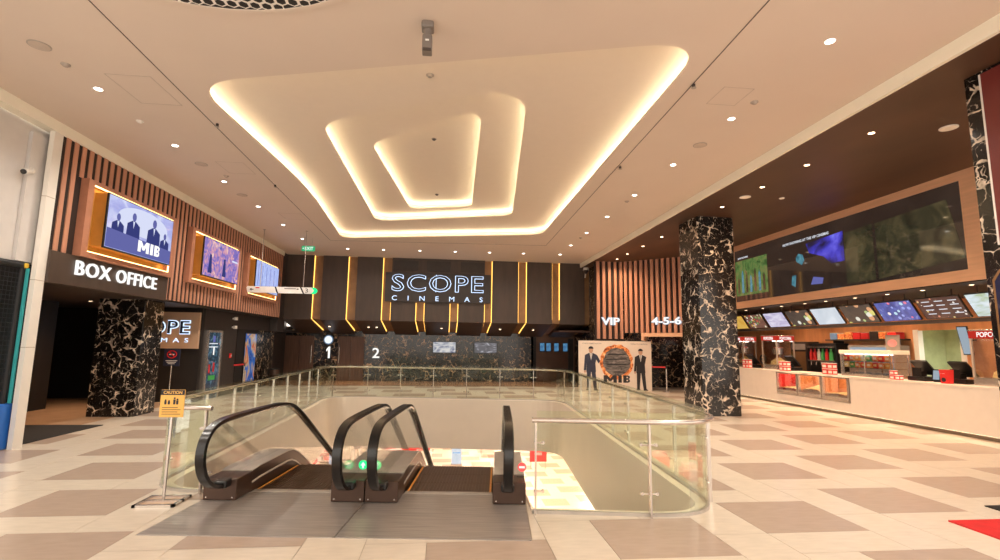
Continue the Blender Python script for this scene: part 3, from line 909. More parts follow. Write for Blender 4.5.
# --- lower floor
ZL = -4.7
mb = MB(); mb.box((-16, 2, ZL - 0.1), (18, 36, ZL - 0.004))
lower = struct('floor', mb, 'grout', 'pale tiled shop floor one storey below, seen through the void', 'floor')
lt = MB()
for i in range(-40, 50):
    for j in range(-40, 60):
        ox = 2 * i + 3 * j; oy = 4 * i + 1 * j
        for (a, b, w, h, k) in ((0, 0, 2, 2, 1), (0, -1, 2, 1, 0), (2, -1, 1, 2, 0), (2, 1, 1, 2, 0)):
            x0 = (ox + a) * UX; y0 = (oy + b) * UY; x1 = x0 + w * UX; y1 = y0 + h * UY
            if x0 < -11 or x1 > 14 or y0 < 12 or y1 > 35.8: continue
            lt.add([(x0 + J, y0 + J, ZL), (x1 - J, y0 + J, ZL), (x1 - J, y1 - J, ZL), (x0 + J, y1 - J, ZL)], [(0, 1, 2, 3)], k)
o = lt.build('lower_floor_tiles', ['cream tile', 'dark tile'], lower); o['kind'] = 'stuff'
mb = MB(); plate(mb, rect(-16, 2, 18, 36), ccw(offset(RAIL, 0.05)), -1.42, -1.36)
lower_ceiling = struct('ceiling', mb, 'cream paint', 'cream ceiling of the storey below', 'ceiling')
mb = MB(); mb.box((-16, 36, ZL), (18, 36.1, -1.6)); mb.box((-16.1, 2, ZL), (-16, 36, -1.6)); mb.box((18, 2, ZL), (18.1, 36, -1.6)); mb.box((-16, 1.9, ZL), (18, 2, -1.6))
struct('wall_lower', mb, 'cream paint', 'cream shop walls of the storey below', 'wall')
k = 0
for x in (-9, -3, 3, 9):
    for y in (19.5, 24.5, 30):
        mb = MB(); mb.box((x - 0.6, y - 0.6, -1.445), (x + 0.6, y + 0.6, -1.421))
        t = mb.build('ceiling_light', 'lower lamp', lower_ceiling)

# ================================================================== ESCALATORS
def escalator(uc, label, ind, hr):
    o = esc(uc, 0)
    t = thing('escalator', label, 'escalator', (o.x, o.y, 0), -TH)
    SL = 0.577
    mb = MB(); mb.box((-0.862, 0, -0.30), (0.862, 1.30, 0.008)); mb.build('landing_plate', 'brushed plate', t, local=True)
    mb = MB(); mb.box((-0.50, 1.30, -0.30), (0.50, 1.385, 0.012))
    for i in range(40):
        x = -0.49 + i * 0.0248
        mb.box((x, 1.385, -0.02), (x + 0.012, 1.41, 0.010))
    mb.build('comb_plate', 'deck metal', t, local=True)
    # steps: level at the landing, then falling at thirty degrees
    sm = MB(); sm.box((-0.495, 0, -0.23), (0.495, 0.396, -0.004))
    for i in range(26):
        x = -0.49 + i * 0.038
        sm.box((x, 0.002, -0.004), (x + 0.022, 0.394, 0.006))
    sme = sm.mesh('step', 'step metal')
    v = 1.40; z = -0.004; k = 0
    while z > -4.68 and k < 40:
        s = bpy.data.objects.new('step', sme); COL.objects.link(s); s.parent = t; s.location = (0, v, z)
        v += 0.4; k += 1
        if k >= 3: z -= 0.231 * (0.35 if k == 3 else 1.0)
    # steps' yellow edge lines
    for sgn in (-1, 1):
        mb = MB(); mb.box((sgn * 0.475 - 0.012, 1.40, 0.003), (sgn * 0.475 + 0.012, 2.55, 0.009)); mb.build('edge_line', 'comb orange', t, local=True)
        a, b = (0.515, 0.855) if sgn > 0 else (-0.855, -0.515)
        # deck and skirt
        top = [(1.28, 0.0), (1.28, 0.225), (1.5, 0.245), (2.28, 0.25), (2.45, 0.232), (2.62, 0.17), (2.85, 0.05), (10.7, -4.48), (12.0, -4.48), (12.0, -4.70), (10.2, -5.0), (2.9, -0.75), (1.28, -0.6)]
        mb = MB(); mb.prism(top, 0, a, b); mb.build('skirt_deck', 'bronze metal', t, local=True)
        g = sgn
        band = [(1.30, 0.232), (1.5, 0.248), (2.28, 0.254), (2.45, 0.237), (2.62, 0.176), (2.85, 0.056), (10.7, -4.475), (12.0, -4.475)]
        mid = (a + b) / 2; hw = (b - a) / 2 + 0.004
        mb = MB(); mb.sweep([(mid, p[0], p[1]) for p in band], [(-hw, -0.004), (hw, -0.004), (hw, 0.008), (-hw, 0.008)], side=(1, 0, 0))
        mb.build('deck_cover', 'deck metal', t, local=True)
        mb = MB(); sec = [(g * 0.64, 0.006), (g * 0.508, -0.125), (g * 0.508, -0.14), (g * 0.64, -0.03)]
        mb.sweep([(0, p[0], p[1]) for p in band], sec, side=(1, 0, 0)); mb.build('inner_deck', 'deck metal', t, local=True)
        # newel box
        mb = MB(); mb.bevbox((a - 0.008, 0.965, 0.008), (b + 0.008, 1.32, 0.23), 0.012)
        nb = mb.build('newel_box', 'bronze metal', t, local=True)
        for (du, dz) in ((0.03, 0.04), (0.31, 0.04)):
            mb = MB(); mb.cyl((a + du, 0.962, dz), (a + du, 0.968, dz), 0.008, n=8); mb.build('screw', 'steel', nb, local=True)
        mb = MB(); mb.bevbox((hr[(g + 1) // 2] - 0.07, 0.86, 0.155), (hr[(g + 1) // 2] + 0.07, 1.02, 0.235), 0.02); mb.build('handrail_inlet', 'black plastic', nb, local=True)
        # handrail
        hp = [(1.02, 0.17), (0.88, 0.175), (0.72, 0.215), (0.58, 0.30), (0.49, 0.43), (0.46, 0.57), (0.49, 0.70), (0.58, 0.80), (0.72, 0.852), (0.92, 0.872), (1.3, 0.878), (2.15, 0.875), (2.4, 0.855), (2.62, 0.80), (2.85, 0.70), (3.1, 0.565)]
        hp += [(3.1 + i * 0.9, 0.565 - i * 0.9 * SL) for i in range(1, 9)] + [(11.0, -3.86), (11.9, -3.86)]
        for _ in range(2):      # corner cutting keeps the rail's curve round
            q = [hp[0]]
            for k in range(len(hp) - 1):
                a_, b_ = hp[k], hp[k + 1]
                q += [(a_[0] * 0.75 + b_[0] * 0.25, a_[1] * 0.75 + b_[1] * 0.25), (a_[0] * 0.25 + b_[0] * 0.75, a_[1] * 0.25 + b_[1] * 0.75)]
            hp = q + [hp[-1]]
        mb = MB(); mb.sweep([(hr[(g + 1) // 2], p[0], p[1]) for p in hp], [(-0.052, -0.012), (-0.042, 0.020), (0.042, 0.020), (0.052, -0.012), (0.036, -0.028), (-0.036, -0.028)], side=(1, 0, 0))
        mb.build('handrail', 'rubber', t, smooth=True, local=True)
        # glass balustrade panels
        panels = [[(0.70, 0.25), (0.59, 0.33), (0.51, 0.45), (0.485, 0.57), (0.51, 0.69), (0.60, 0.78), (0.74, 0.83), (0.92, 0.85), (1.545, 0.855), (1.545, 0.24), (1.0, 0.20)],
                  [(1.555, 0.24), (1.555, 0.855), (2.15, 0.852), (2.38, 0.83), (2.55, 0.79), (2.55, 0.19), (2.3, 0.245)],
                  [(2.56, 0.19), (2.56, 0.785), (2.84, 0.67), (3.3, 0.42), (3.3, -0.21), (2.85, 0.05)]]
        for i in range(4):
            v0 = 3.31 + i * 1.8; v1 = v0 + 1.79
            panels.append([(v0, -0.215 - i * 1.8 * SL), (v0, 0.415 - i * 1.8 * SL), (v1, 0.415 - (v1 - 3.31) * SL), (v1, -0.215 - (v1 - 3.31) * SL)])
        for pn in panels:
            mb = MB(); mb.prism(pn, 0, hr[(g + 1) // 2] - 0.006, hr[(g + 1) // 2] + 0.006); mb.build('balustrade_glass', 'esc glass', t, local=True)
    mb = MB(); mb.prism([(0.0, -0.31), (1.28, -0.31), (2.9, -0.45), (10.3, -4.72), (10.3, -5.05), (2.7, -1.0), (0.0, -1.0)], 0, -0.86, 0.86)
    mb.build('truss', 'white paint', t, local=True)
    for (u, m, nm) in ind:
        mb = MB(); mb.box((u - 0.055, 1.20, 0.23), (u + 0.055, 1.24, 0.40)); sg = mb.build('direction_sign', 'esc glass', t, local=True)
        mb = MB(); mb.cyl((u, 1.195, 0.34), (u, 1.2, 0.34), 0.05, n=20); lamp = mb.build(nm, m, sg, local=True)
        mb = MB()
        if 'green' in m:
            mb.prism([(u - 0.028, 0.335), (u, 0.375), (u + 0.028, 0.335), (u + 0.010, 0.335), (u + 0.010, 0.305), (u - 0.010, 0.305), (u - 0.010, 0.335)], 1, 1.188, 1.195)
        else:
            mb.box((u - 0.032, 1.188, 0.33), (u + 0.032, 1.195, 0.35))
        mb.build('sign_arrow' if 'green' in m else 'sign_bar', 'exit white', lamp, local=True)
    return t
escalator(-0.87, 'left of the two descending escalators, nearer the caution stand', [(0.78, 'arrow green', 'green_lamp')], (-0.635, 0.705))
escalator(0.865, 'right of the two descending escalators, next to the glass railing end', [(-0.80, 'arrow green', 'green_lamp'), (0.83, 'arrow red', 'red_lamp')], (-0.685, 0.665))

# ================================================================== GLASS RAILING
def resample(path):
    s = [0]
    for i in range(1, len(path)): s.append(s[-1] + (path[i] - path[i - 1]).length)
    return s
RS = resample(RAIL); RL = RS[-1]
def at_s(s, off=0.0):
    s = min(max(s, 0), RL)
    i = 1
    while i < len(RS) - 1 and RS[i] < s: i += 1
    t = (s - RS[i - 1]) / (RS[i] - RS[i - 1])
    p = RAIL[i - 1].lerp(RAIL[i], t); d = (RAIL[i] - RAIL[i - 1]).normalized()
    return p + Vector((d.y, -d.x)) * off, d
def sub(s0, s1, off=0.0):
    ss = [s0] + [x for x in RS if s0 + 0.01 < x < s1 - 0.01] + [s1]
    return [at_s(x, off)[0] for x in ss]
rl = thing('glass_railing', 'curved frameless glass railing with steel handrail around the escalator void', 'railing', (0, 10.5, 0))
posts = [0.03, 1.19]
n_p = 27
rest = RL - 0.06 - 1.19
posts += [1.19 + rest * (i + 1) / n_p for i in range(n_p)]
for i in range(len(posts) - 1):
    pth = sub(posts[i] + 0.012, posts[i + 1] - 0.012)
    mb = MB(); mb.sweep([(p.x, p.y, 0) for p in pth], [(-0.006, 0.004), (0.006, 0.004), (0.006, 1.02), (-0.006, 1.02)])
    mb.build('glass_panel', 'rail glass', rl)
hp = sub(0.0, RL, 0.075)
mb = MB(); mb.tube([(p.x, p.y, 0.935) for p in hp], 0.026, 12); mb.build('handrail', 'steel', rl, smooth=True)
mb = MB()
for p, q in ((hp[0], hp[1]), (hp[-1], hp[-2])):
    d = (q - p).normalized(); mb.cyl((p.x - d.x * 0.01, p.y - d.y * 0.01, 0.935), (p.x, p.y, 0.935), 0.028, n=12)
mb.build('end_cap', 'steel', rl)
mb = MB(); pth = sub(0.0, RL); mb.sweep([(p.x, p.y, 0) for p in pth], [(-0.02, 0.0), (0.02, 0.0), (0.02, 0.03), (-0.02, 0.03)]); mb.build('base_channel', 'deck metal', rl)
for s in posts:
    p, d = at_s(s, 0.055); nn = Vector((d.y, -d.x))
    mb = MB()
    q = [p - d * 0.010 - nn * 0.018, p + d * 0.010 - nn * 0.018, p + d * 0.010 + nn * 0.018, p - d * 0.010 + nn * 0.018]
    mb.prism(q, 2, 0.0, 0.92)
    po = mb.build('post', 'steel', rl)
    for z in (0.22, 0.70):
        mb = MB()
        e0 = p - d * 0.075 - nn * 0.03; e1 = p + d * 0.075 - nn * 0.03
        if s < 0.1: e0 = p - nn * 0.03
        mb.cyl((e0.x, e0.y, z), (e1.x, e1.y, z), 0.008, n=8)
        for e in (e0, e1):
            g = e - nn * 0.02
            mb.cyl((e.x, e.y, z), (g.x, g.y, z), 0.018, n=10)
        mb.build('glass_clamp', 'steel', po)

# ================================================================== LEFT WALL: DISPLAYS AND LETTERING
def led_loop(parent, x, y0, y1, z0, z1, t=0.018):
    for (a, b, c, d) in ((y0, y1, z1 - t, z1), (y0, y1, z0, z0 + t), (y1 - t, y1, z0, z1)):
        box('light_strip', (x - 0.02, a, c), (x, b, d), 'niche led', parent)
TVS = [('tv sky', 'large display showing a pale blue film poster nearest the hall entrance'),
       ('tv fire', 'middle wall display showing a violet and orange picture'),
       ('tv lines', 'rearmost wall display showing a pale blue list')]
FL = ['copper framed light niche around the display nearest the white pier', 'copper framed light niche around the middle wall display', 'copper framed light niche around the rearmost wall display']
for i, ((ya, yb), (m, lab)) in enumerate(zip(FRAMES, TVS)):
    z0, z1 = 3.15, 4.56
    fr = thing('display_niche', FL[i], 'light niche', (-6.55, (ya + yb) / 2, z0), group='lit frames on the copper wall')
    bw = 0.15
    box('side_board', (-6.566, ya, z0), (-6.43, ya + bw, z1), 'frame wood', fr)
    box('side_board', (-6.566, yb - bw, z0), (-6.43, yb, z1), 'frame wood', fr)
    box('top_board', (-6.566, ya + bw, z1 - 0.075), (-6.43, yb - bw, z1), 'frame wood', fr)
    box('bottom_board', (-6.566, ya + bw, z0), (-6.43, yb - bw, z0 + 0.10), 'frame wood', fr)
    box('back_panel', (-6.566, ya + bw, z0 + 0.10), (-6.556, yb - bw, z1 - 0.075), 'gold panel', fr)
    led_loop(fr, -6.44, ya + bw, yb - bw, z0 + 0.10, z1 - 0.075)
    ta, tb = ya + 0.35, ya + 2.57
    t0, t1 = 3.37, 4.42
    tv = thing('television', lab, 'television', (-6.42, (ta + tb) / 2, t0), group='displays on the copper wall')
    box('mount_box', (-6.555, ta + 0.02, t0 + 0.02), (-6.34, tb - 0.02, t1 - 0.02), 'gold panel', tv)
    box('bezel', (-6.34, ta, t0), (-6.305, tb, t1), 'black plastic', tv, 0.006)
    sc = box('screen', (-6.305, ta + 0.025, t0 + 0.03), (-6.300, tb - 0.025, t1 - 0.025), m, tv)
    X = -6.300
    def flat(nm, poly, mm, dx):
        q = MB(); q.prism(poly, 0, X, X + dx); return q.build(nm, mm, sc)
    def disc(cy, cz, ry, rz_, n=20):
        return [(cy + ry * math.cos(2 * PI * k / n), cz + rz_ * math.sin(2 * PI * k / n)) for k in range(n)]
    if i == 0:
        flat('picture_glow', disc(ta + 1.15, t0 + 0.70, 0.85, 0.28, 32), 'screen pale', 0.0005)
        for (cy, s, dz) in ((ta + 0.33, 0.85, 0.0), (ta + 0.80, 1.0, 0.05), (ta + 1.5, 1.1, 0.03), (ta + 1.92, 0.8, -0.03)):
            zb = t0 + 0.30
            flat('picture_figure', [(cy - 0.22 * s, zb), (cy - 0.20 * s, zb + 0.26 * s + dz), (cy - 0.05 * s, zb + 0.34 * s + dz), (cy + 0.05 * s, zb + 0.34 * s + dz), (cy + 0.20 * s, zb + 0.26 * s + dz), (cy + 0.22 * s, zb)], 'screen navy', 0.001)
            flat('picture_figure', disc(cy, zb + 0.42 * s + dz, 0.065 * s, 0.085 * s), 'screen blue mid', 0.0012)
            flat('picture_shirt', [(cy - 0.03, zb + 0.33 * s + dz), (cy + 0.03, zb + 0.33 * s + dz), (cy, zb + 0.18 * s + dz)], 'screen pale', 0.0014)
        flat('picture_ground', [(ta + 0.03, t0 + 0.04), (tb - 0.03, t0 + 0.04), (tb - 0.03, t0 + 0.33), (ta + 0.03, t0 + 0.40)], 'screen blue mid', 0.0016)
        GL = [[(0, 0), (0, 1), (0.14, 1), (0.25, 0.55), (0.36, 1), (0.50, 1), (0.50, 0), (0.37, 0), (0.37, 0.55), (0.29, 0.2), (0.21, 0.2), (0.13, 0.55), (0.13, 0)], [(0.56, 0), (0.56, 1), (0.69, 1), (0.69, 0)], [(0.75, 0), (0.75, 1), (0.93, 1), (1.0, 0.88), (1.0, 0.62), (0.95, 0.52), (1.0, 0.40), (1.0, 0.12), (0.93, 0)]]
        for gl in GL:
            flat('film_title', [(ta + 1.0 + 0.76 * q0, t0 + 0.12 + 0.23 * q1) for q0, q1 in gl], 'letter white', 0.003)
        for q1 in (0.22, 0.62):
            flat('film_title_gap', [(ta + 1.0 + 0.76 * q0, t0 + 0.12 + 0.23 * (q1 + d_)) for q0, d_ in ((0.87, 0), (0.93, 0), (0.93, 0.18), (0.87, 0.18))], 'screen blue mid', 0.004)
    elif i == 1:
        for k in range(4):
            flat('picture_shape', [(ta + 0.3 + 0.42 * k, t0 + 0.12), (ta + 0.52 + 0.42 * k, t0 + 0.12), (ta + 0.46 + 0.42 * k, t0 + 0.62 + 0.1 * (k % 2)), (ta + 0.36 + 0.42 * k, t0 + 0.62 + 0.1 * (k % 2))], 'tv fire' if k % 2 else 'screen navy', 0.001)
        flat('picture_line', [(ta + 1.72, t0 + 0.62), (ta + 2.1, t0 + 0.62), (ta + 2.1, t0 + 0.67), (ta + 1.72, t0 + 0.67)], 'screen pale', 0.001)
    else:
        for k in range(5):
            flat('picture_line', [(ta + 0.2 + 0.38 * k, t0 + 0.2), (ta + 0.23 + 0.38 * k, t0 + 0.2), (ta + 0.23 + 0.38 * k, t1 - 0.15), (ta + 0.2 + 0.38 * k, t1 - 0.15)], 'screen blue mid', 0.001)
bo = thing('box_office_sign', 'dark fascia with illuminated white box office lettering', 'sign', (-6.6, 10.55, 2.61))
box('fascia_board', (-6.75, 8.786, 2.615), (-6.50, 12.27, 3.145), 'dark panel', bo)
for body, y0, y1 in (('BOX', 9.33, 10.25), ('OFFICE', 10.42, 11.78)):
    text('lettering', body, '+X', (-6.49, (y0 + y1) / 2, 2.94), y1 - y0, 0.26, 0.03, 'letter white', bo, 0.004, 1.12)
sg = thing('cinema_sign', 'tan sign board with black halo letters half behind the short marble pillar', 'sign', (-7.7, 14.88, 1.47))
box('board', (-9.1, 14.80, 1.47), (-6.90, 14.898, 2.48), 'tan sign', sg)
text('halo', 'SCOPE', '-Y', (-8.05, 14.798, 2.06), 1.82, 0.36, 0.004, 'letter halo', sg, 0.04, 1.08, None, 0.0)
text('lettering', 'SCOPE', '-Y', (-8.05, 14.785, 2.06), 1.82, 0.36, 0.03, 'letter black', sg, 0.0, 1.08)
text('small_halo', 'CINEMAS', '-Y', (-8.05, 14.798, 1.70), 1.80, 0.12, 0.004, 'letter halo', sg, 0.0, 2.0)
# poster, alarm, wall lamps in the passage
po = thing('poster', 'tall lit blue and orange film poster in a black niche', 'poster', (-6.88, 18.55, 0.3))
box('frame', (-6.885, 18.02, 0.26), (-6.86, 19.08, 2.0), 'black plastic', po)
box('print', (-6.86, 18.06, 0.30), (-6.855, 19.04, 1.96), 'poster lit', po)
fa = thing('fire_alarm', 'small red fire alarm call point on the charcoal wall', 'alarm', (-6.88, 16.98, 1.16))
box('housing', (-6.9, 16.92, 1.16), (-6.86, 17.04, 1.30), 'fire red', fa, 0.008)
box('button', (-6.86, 16.96, 1.20), (-6.852, 17.0, 1.26), 'white plastic', fa)
for z, l in ((2.42, 'upper small white wall spotlight above the fire alarm'), (2.14, 'lower small white wall spotlight above the fire alarm')):
    wl = thing('wall_spotlight', l, 'light', (-6.88, 16.98, z), group='small spotlights above the alarm')
    mb = MB(); mb.cyl((-6.9, 16.98, z), (-6.84, 16.98, z), 0.03, n=12); mb.build('bracket', 'white plastic', wl)
    mb = MB(); mb.cyl((-6.80, 16.98, z + 0.05), (-6.80, 16.98, z - 0.05), 0.055, 0.06, n=14); mb.build('housing', 'white plastic', wl, True)
def stanchion(x, y, lab, belt):
    s = thing('stanchion', lab, 'barrier post', (x, y, 0))
    mb = MB(); mb.lathe([(0.16, 0), (0.16, 0.012), (0.14, 0.025), (0.03, 0.04)], (x, y, 0), 20); mb.build('base', 'steel', s, True)
    mb = MB(); mb.cyl((x, y, 0.03), (x, y, 0.90), 0.024, n=12); mb.build('pole', 'steel', s, True)
    mb = MB(); mb.cyl((x, y, 0.88), (x, y, 0.98), 0.032, n=12); mb.build('belt_head', 'black plastic', s, True)
    mb = MB(); bx_, by_ = belt
    d = Vector((bx_ - x, by_ - y)).normalized(); nn = Vector((-d.y, d.x)) * 0.002
    mb.prism([Vector((x, y)) + nn, Vector((bx_, by_)) + nn, Vector((bx_, by_)) - nn, Vector((x, y)) - nn], 2, 0.905, 0.955); mb.build('belt', 'red print', s)
    return s
stanchion(-6.72, 17.75, 'steel belt post with red belt beside the blue and orange poster', (-6.72, 16.9))
stanchion(8.50, 18.60, 'steel belt post with red belt inside the portal beside the standee', (7.8, 19.0))
# waste bin by the marble
wb = thing('waste_bin', 'dark round waste bin against the marble below the slats', 'bin', (-6.55, 20.3, 0))
mb = MB(); mb.lathe([(0.16, 0), (0.17, 0.02), (0.18, 0.62)], (-6.55, 20.3, 0), 20); mb.build('body', 'bronze metal', wb, True)
mb = MB(); mb.lathe([(0.185, 0.62), (0.185, 0.66), (0.12, 0.68)], (-6.55, 20.3, 0), 20); mb.build('lid', 'black plastic', wb, True)
# rubber mat at the box office
tag(box('door_mat', (-9.4, 8.9, -0.001), (-6.72, 10.93, 0.012), 'black mat'), 'black floor mat at the box office entrance', 'mat')

# ================================================================== BACK WALL SIGN, NUMBERS, SCREENS
sg = thing('cinema_sign', 'large dark rear wall sign with blue halo letters', 'sign', (-0.37, 21.05, 3.44))
box('board', (-2.58, 20.98, 3.44), (1.85, 21.09, 4.66), 'charcoal', sg)
HW = 3.80
text('halo', 'SCOPE', '-Y', (-0.385, 20.978, 4.23), HW, 0.68, 0.004, 'letter halo', sg, 0.018, 1.1, None, -0.006)
text('lettering', 'SCOPE', '-Y', (-0.385, 20.955, 4.23), HW, 0.68, 0.03, 'letter black', sg, -0.006, 1.1)
box('letter_bar', (-0.485, 20.95, 3.86), (-0.455, 20.965, 4.60), 'letter halo', sg)
text('small_lettering', 'CINEMAS', '-Y', (-0.385, 20.978, 3.585), HW, 0.20, 0.02, 'letter halo', sg, 0.0, 3.4)
mb = MB(); mb.prism([(-5.42 + 0.30 * q0, 0.99 + 0.52 * q1) for q0, q1 in ((0.40, 0), (0.40, 0.72), (0.12, 0.58), (0.12, 0.76), (0.46, 1), (0.66, 1), (0.66, 0))], 1, 23.46, 23.498); o = mb.build('screen_number', 'letter white')
tag(o, 'illuminated white numeral one on the rear marble', 'numeral')
o = text('screen_number', '2', '-Y', (-3.17, 23.498, 1.25), 0.32, 0.46, 0.04, 'letter white', None, 0.008)
tag(o, 'illuminated white numeral two on the rear marble', 'numeral')
rs = thing('round_sign', 'round blue-white lit sign above the numeral one', 'sign', (-5.30, 23.4, 1.62))
mb = MB(); mb.cyl((-5.30, 23.40, 1.82), (-5.30, 23.44, 1.82), 0.22, n=28); mb.build('housing', 'blue print', rs, True)
mb = MB(); mb.cyl((-5.30, 23.385, 1.82), (-5.30, 23.40, 1.82), 0.17, n=28); mb.build('face', 'white glow', rs, True)
box('bracket', (-5.33, 23.44, 1.76), (-5.27, 23.5, 1.84), 'charcoal', rs)
for (x0, x1, m, l) in ((-0.60, 0.50, 'wall tv white', 'wall television with a bright white picture on the rear marble'), (1.32, 2.43, 'wall tv dark', 'wall television with a dark picture on the rear marble')):
    tv = thing('television', l, 'television', ((x0 + x1) / 2, 23.45, 1.28))
    box('bezel', (x0, 23.42, 1.28), (x1, 23.47, 1.82), 'black plastic', tv, 0.006)
    box('screen', (x0 + 0.03, 23.415, 1.31), (x1 - 0.03, 23.42, 1.79), m, tv)
    box('mount', ((x0 + x1) / 2 - 0.15, 23.47, 1.45), ((x0 + x1) / 2 + 0.15, 23.5, 1.65), 'charcoal', tv)
KL = ['leftmost', 'second from left', 'third from left', 'rightmost']
for i, x in enumerate((4.52, 4.83, 5.22, 5.66)):
    k = thing('wall_kiosk_screen', KL[i] + ' of four small blue screens on the brown rear wall', 'screen', (x + 0.12, 23.85, 1.42), group='small blue screens')
    box('housing', (x, 23.83, 1.40), (x + 0.27, 23.9, 1.84), 'black plastic', k, 0.01)
    box('screen', (x + 0.03, 23.825, 1.43), (x + 0.24, 23.83, 1.81), 'kiosk blue', k)
# security cameras
def bullet(nm, lab, base, body0, body1):
    t = thing(nm, lab, 'camera', base)
    b = Vector(base); p0 = Vector(body0); p1 = Vector(body1)
    mb = MB(); mb.cyl(b, b + (p0 - b) * 0.12, 0.05, n=14); mb.build('mount_plate', 'white plastic', t, True)
    mb = MB(); mb.cyl(b, p0, 0.015, n=8); mb.build('arm', 'white plastic', t, True)
    mb = MB(); mb.cyl(p0 - (p1 - p0) * 0.15, p1, 0.042, 0.046, n=14); bd = mb.build('housing', 'white plastic', t, True)
    mb = MB(); mb.cyl(p1, p1 + (p1 - p0).normalized() * 0.012, 0.040, n=14); mb.build('lens', 'black plastic', bd, True)
bullet('security_camera', 'white bullet camera on the panelled wall above the play area', (-6.68, 8.42, 4.36), (-6.62, 8.33, 4.32), (-6.58, 8.16, 4.26))
t = thing('dome_camera', 'white dome camera at the rear right corner under the ceiling', 'camera', (6.05, 20.9, 4.7))
box('bracket', (5.96, 20.95, 5.0), (6.06, 21.1, 5.12), 'white plastic', t, 0.01)
mb = MB(); mb.cyl((6.01, 20.9, 5.1), (6.01, 20.9, 4.98), 0.11, 0.13, n=18); mb.build('housing', 'white plastic', t, True)
mb = MB(); mb.lathe([(0.03, -0.15), (0.09, -0.10), (0.115, 0)], (6.01, 20.9, 4.98), 18); mb.build('dome', 'dark fixture', t, True)
mb = MB(); mb.cyl((6.01, 20.95, 4.86), (5.97, 20.9, 4.66), 0.03, n=10); mb.build('cable_loop', 'white plastic', t, True)
t = thing('ceiling_camera', 'grey motorised camera hanging from the ceiling before the cove', 'camera', (-0.30, 5.26, 4.93))
box('ceiling_plate', (-0.37, 5.18, 5.22), (-0.23, 5.34, ZC), 'camera grey', t, 0.02)
mb = MB(); mb.cyl((-0.30, 5.26, 5.25), (-0.30, 5.26, 5.12), 0.055, 0.04, n=14); mb.build('swivel', 'camera grey', t, True)
hb = box('housing', (-0.355, 5.19, 4.945), (-0.245, 5.33, 5.13), 'camera grey', t, 0.012)
box('lens_ring', (-0.345, 5.185, 4.935), (-0.255, 5.20, 4.965), 'dark fixture', hb)
box('maker_plate', (-0.32, 5.186, 5.05), (-0.28, 5.19, 5.07), 'print white', hb)

# ================================================================== HANGING SIGNS
hs = thing('hanging_sign', 'long white arrow-ended direction sign hanging before the copper slats', 'sign', (-5.25, 16.45, 3.24))
for x in (-5.94, -4.61):
    mb = MB(); mb.cyl((x, 16.45, 3.44), (x, 16.45, ZC), 0.012, n=8); mb.build('rod', 'grey fixture', hs)
    mb = MB(); mb.cyl((x, 16.45, ZC - 0.015), (x, 16.45, ZC), 0.04, n=12); mb.build('ceiling_cup', 'grey fixture', hs)
def slab(nm, poly, m, y0=16.41, y1=16.49):
    poly = [(x * 0.98, z) for x, z in poly]
    mb = MB(); mb.prism(poly, 1, y0, y1); return mb.build(nm, m, hs)
za, zb, zm = 3.24, 3.44, 3.34
slab('blade', [(-6.42, za), (-6.47, zm + 0.05), (-6.44, zb), (-5.60, zb), (-5.52, za)], 'print white')
slab('divider', [(-5.60, zb), (-5.55, zb), (-5.47, za), (-5.52, za)], 'ink')
slab('blade', [(-5.47, za), (-5.55, zb), (-4.80, zb), (-4.70, za)], 'print white')
slab('divider', [(-4.80, zb), (-4.75, zb), (-4.65, za), (-4.70, za)], 'ink')
slab('blade', [(-4.65, za), (-4.75, zb), (-4.42, zb), (-4.35, zm), (-4.42, za)], 'print white')
slab('arrow_tip', [(-4.42, za - 0.005), (-4.35, zm), (-4.42, zb + 0.005), (-4.34, zb), (-4.28, zb - 0.04), (-4.25, zm), (-4.28, za + 0.04), (-4.34, za)], 'arrow green')
for (x0, x1, z0, m_) in ((-6.06, -5.94, zm + 0.035, 'red print'), (-5.18, -4.82, zm + 0.03, 'ink grey'), (-4.80, -4.74, zm + 0.02, 'ink')):
    box('printed_line', (x0, 16.407, z0), (x1, 16.41, z0 + 0.035), m_, hs)
text('wording', '3', '-Y', (-4.49, 16.41, zm), 0.09, 0.13, 0.003, 'ink', hs)
mb = MB(); mb.prism([(-6.24, zm), (-6.18, zm + 0.045), (-6.18, zm + 0.012), (-6.12, zm + 0.012), (-6.12, zm - 0.012), (-6.18, zm - 0.012), (-6.18, zm - 0.045)], 1, 16.405, 16.41); mb.build('arrow', 'ink', hs)
ex = thing('exit_sign', 'small green illuminated exit sign under the ceiling at the rear left', 'sign', (-4.82, 17.5, 4.82))
box('housing', (-5.04, 17.48, 4.82), (-4.60, 17.52, 5.0), 'exit green', ex, 0.008)
text('lettering', 'EXIT', '-Y', (-4.79, 17.478, 4.91), 0.28, 0.11, 0.003, 'exit white', ex, 0.02)
mb = MB(); mb.prism([(-5.01, 4.91), (-4.97, 4.94), (-4.97, 4.88)], 1, 17.474, 17.479); mb.build('arrow', 'exit white', ex)
for x in (-4.95, -4.69):
    mb = MB(); mb.cyl((x, 17.5, 5.0), (x, 17.5, ZC), 0.008, n=8); mb.build('rod', 'grey fixture', ex)

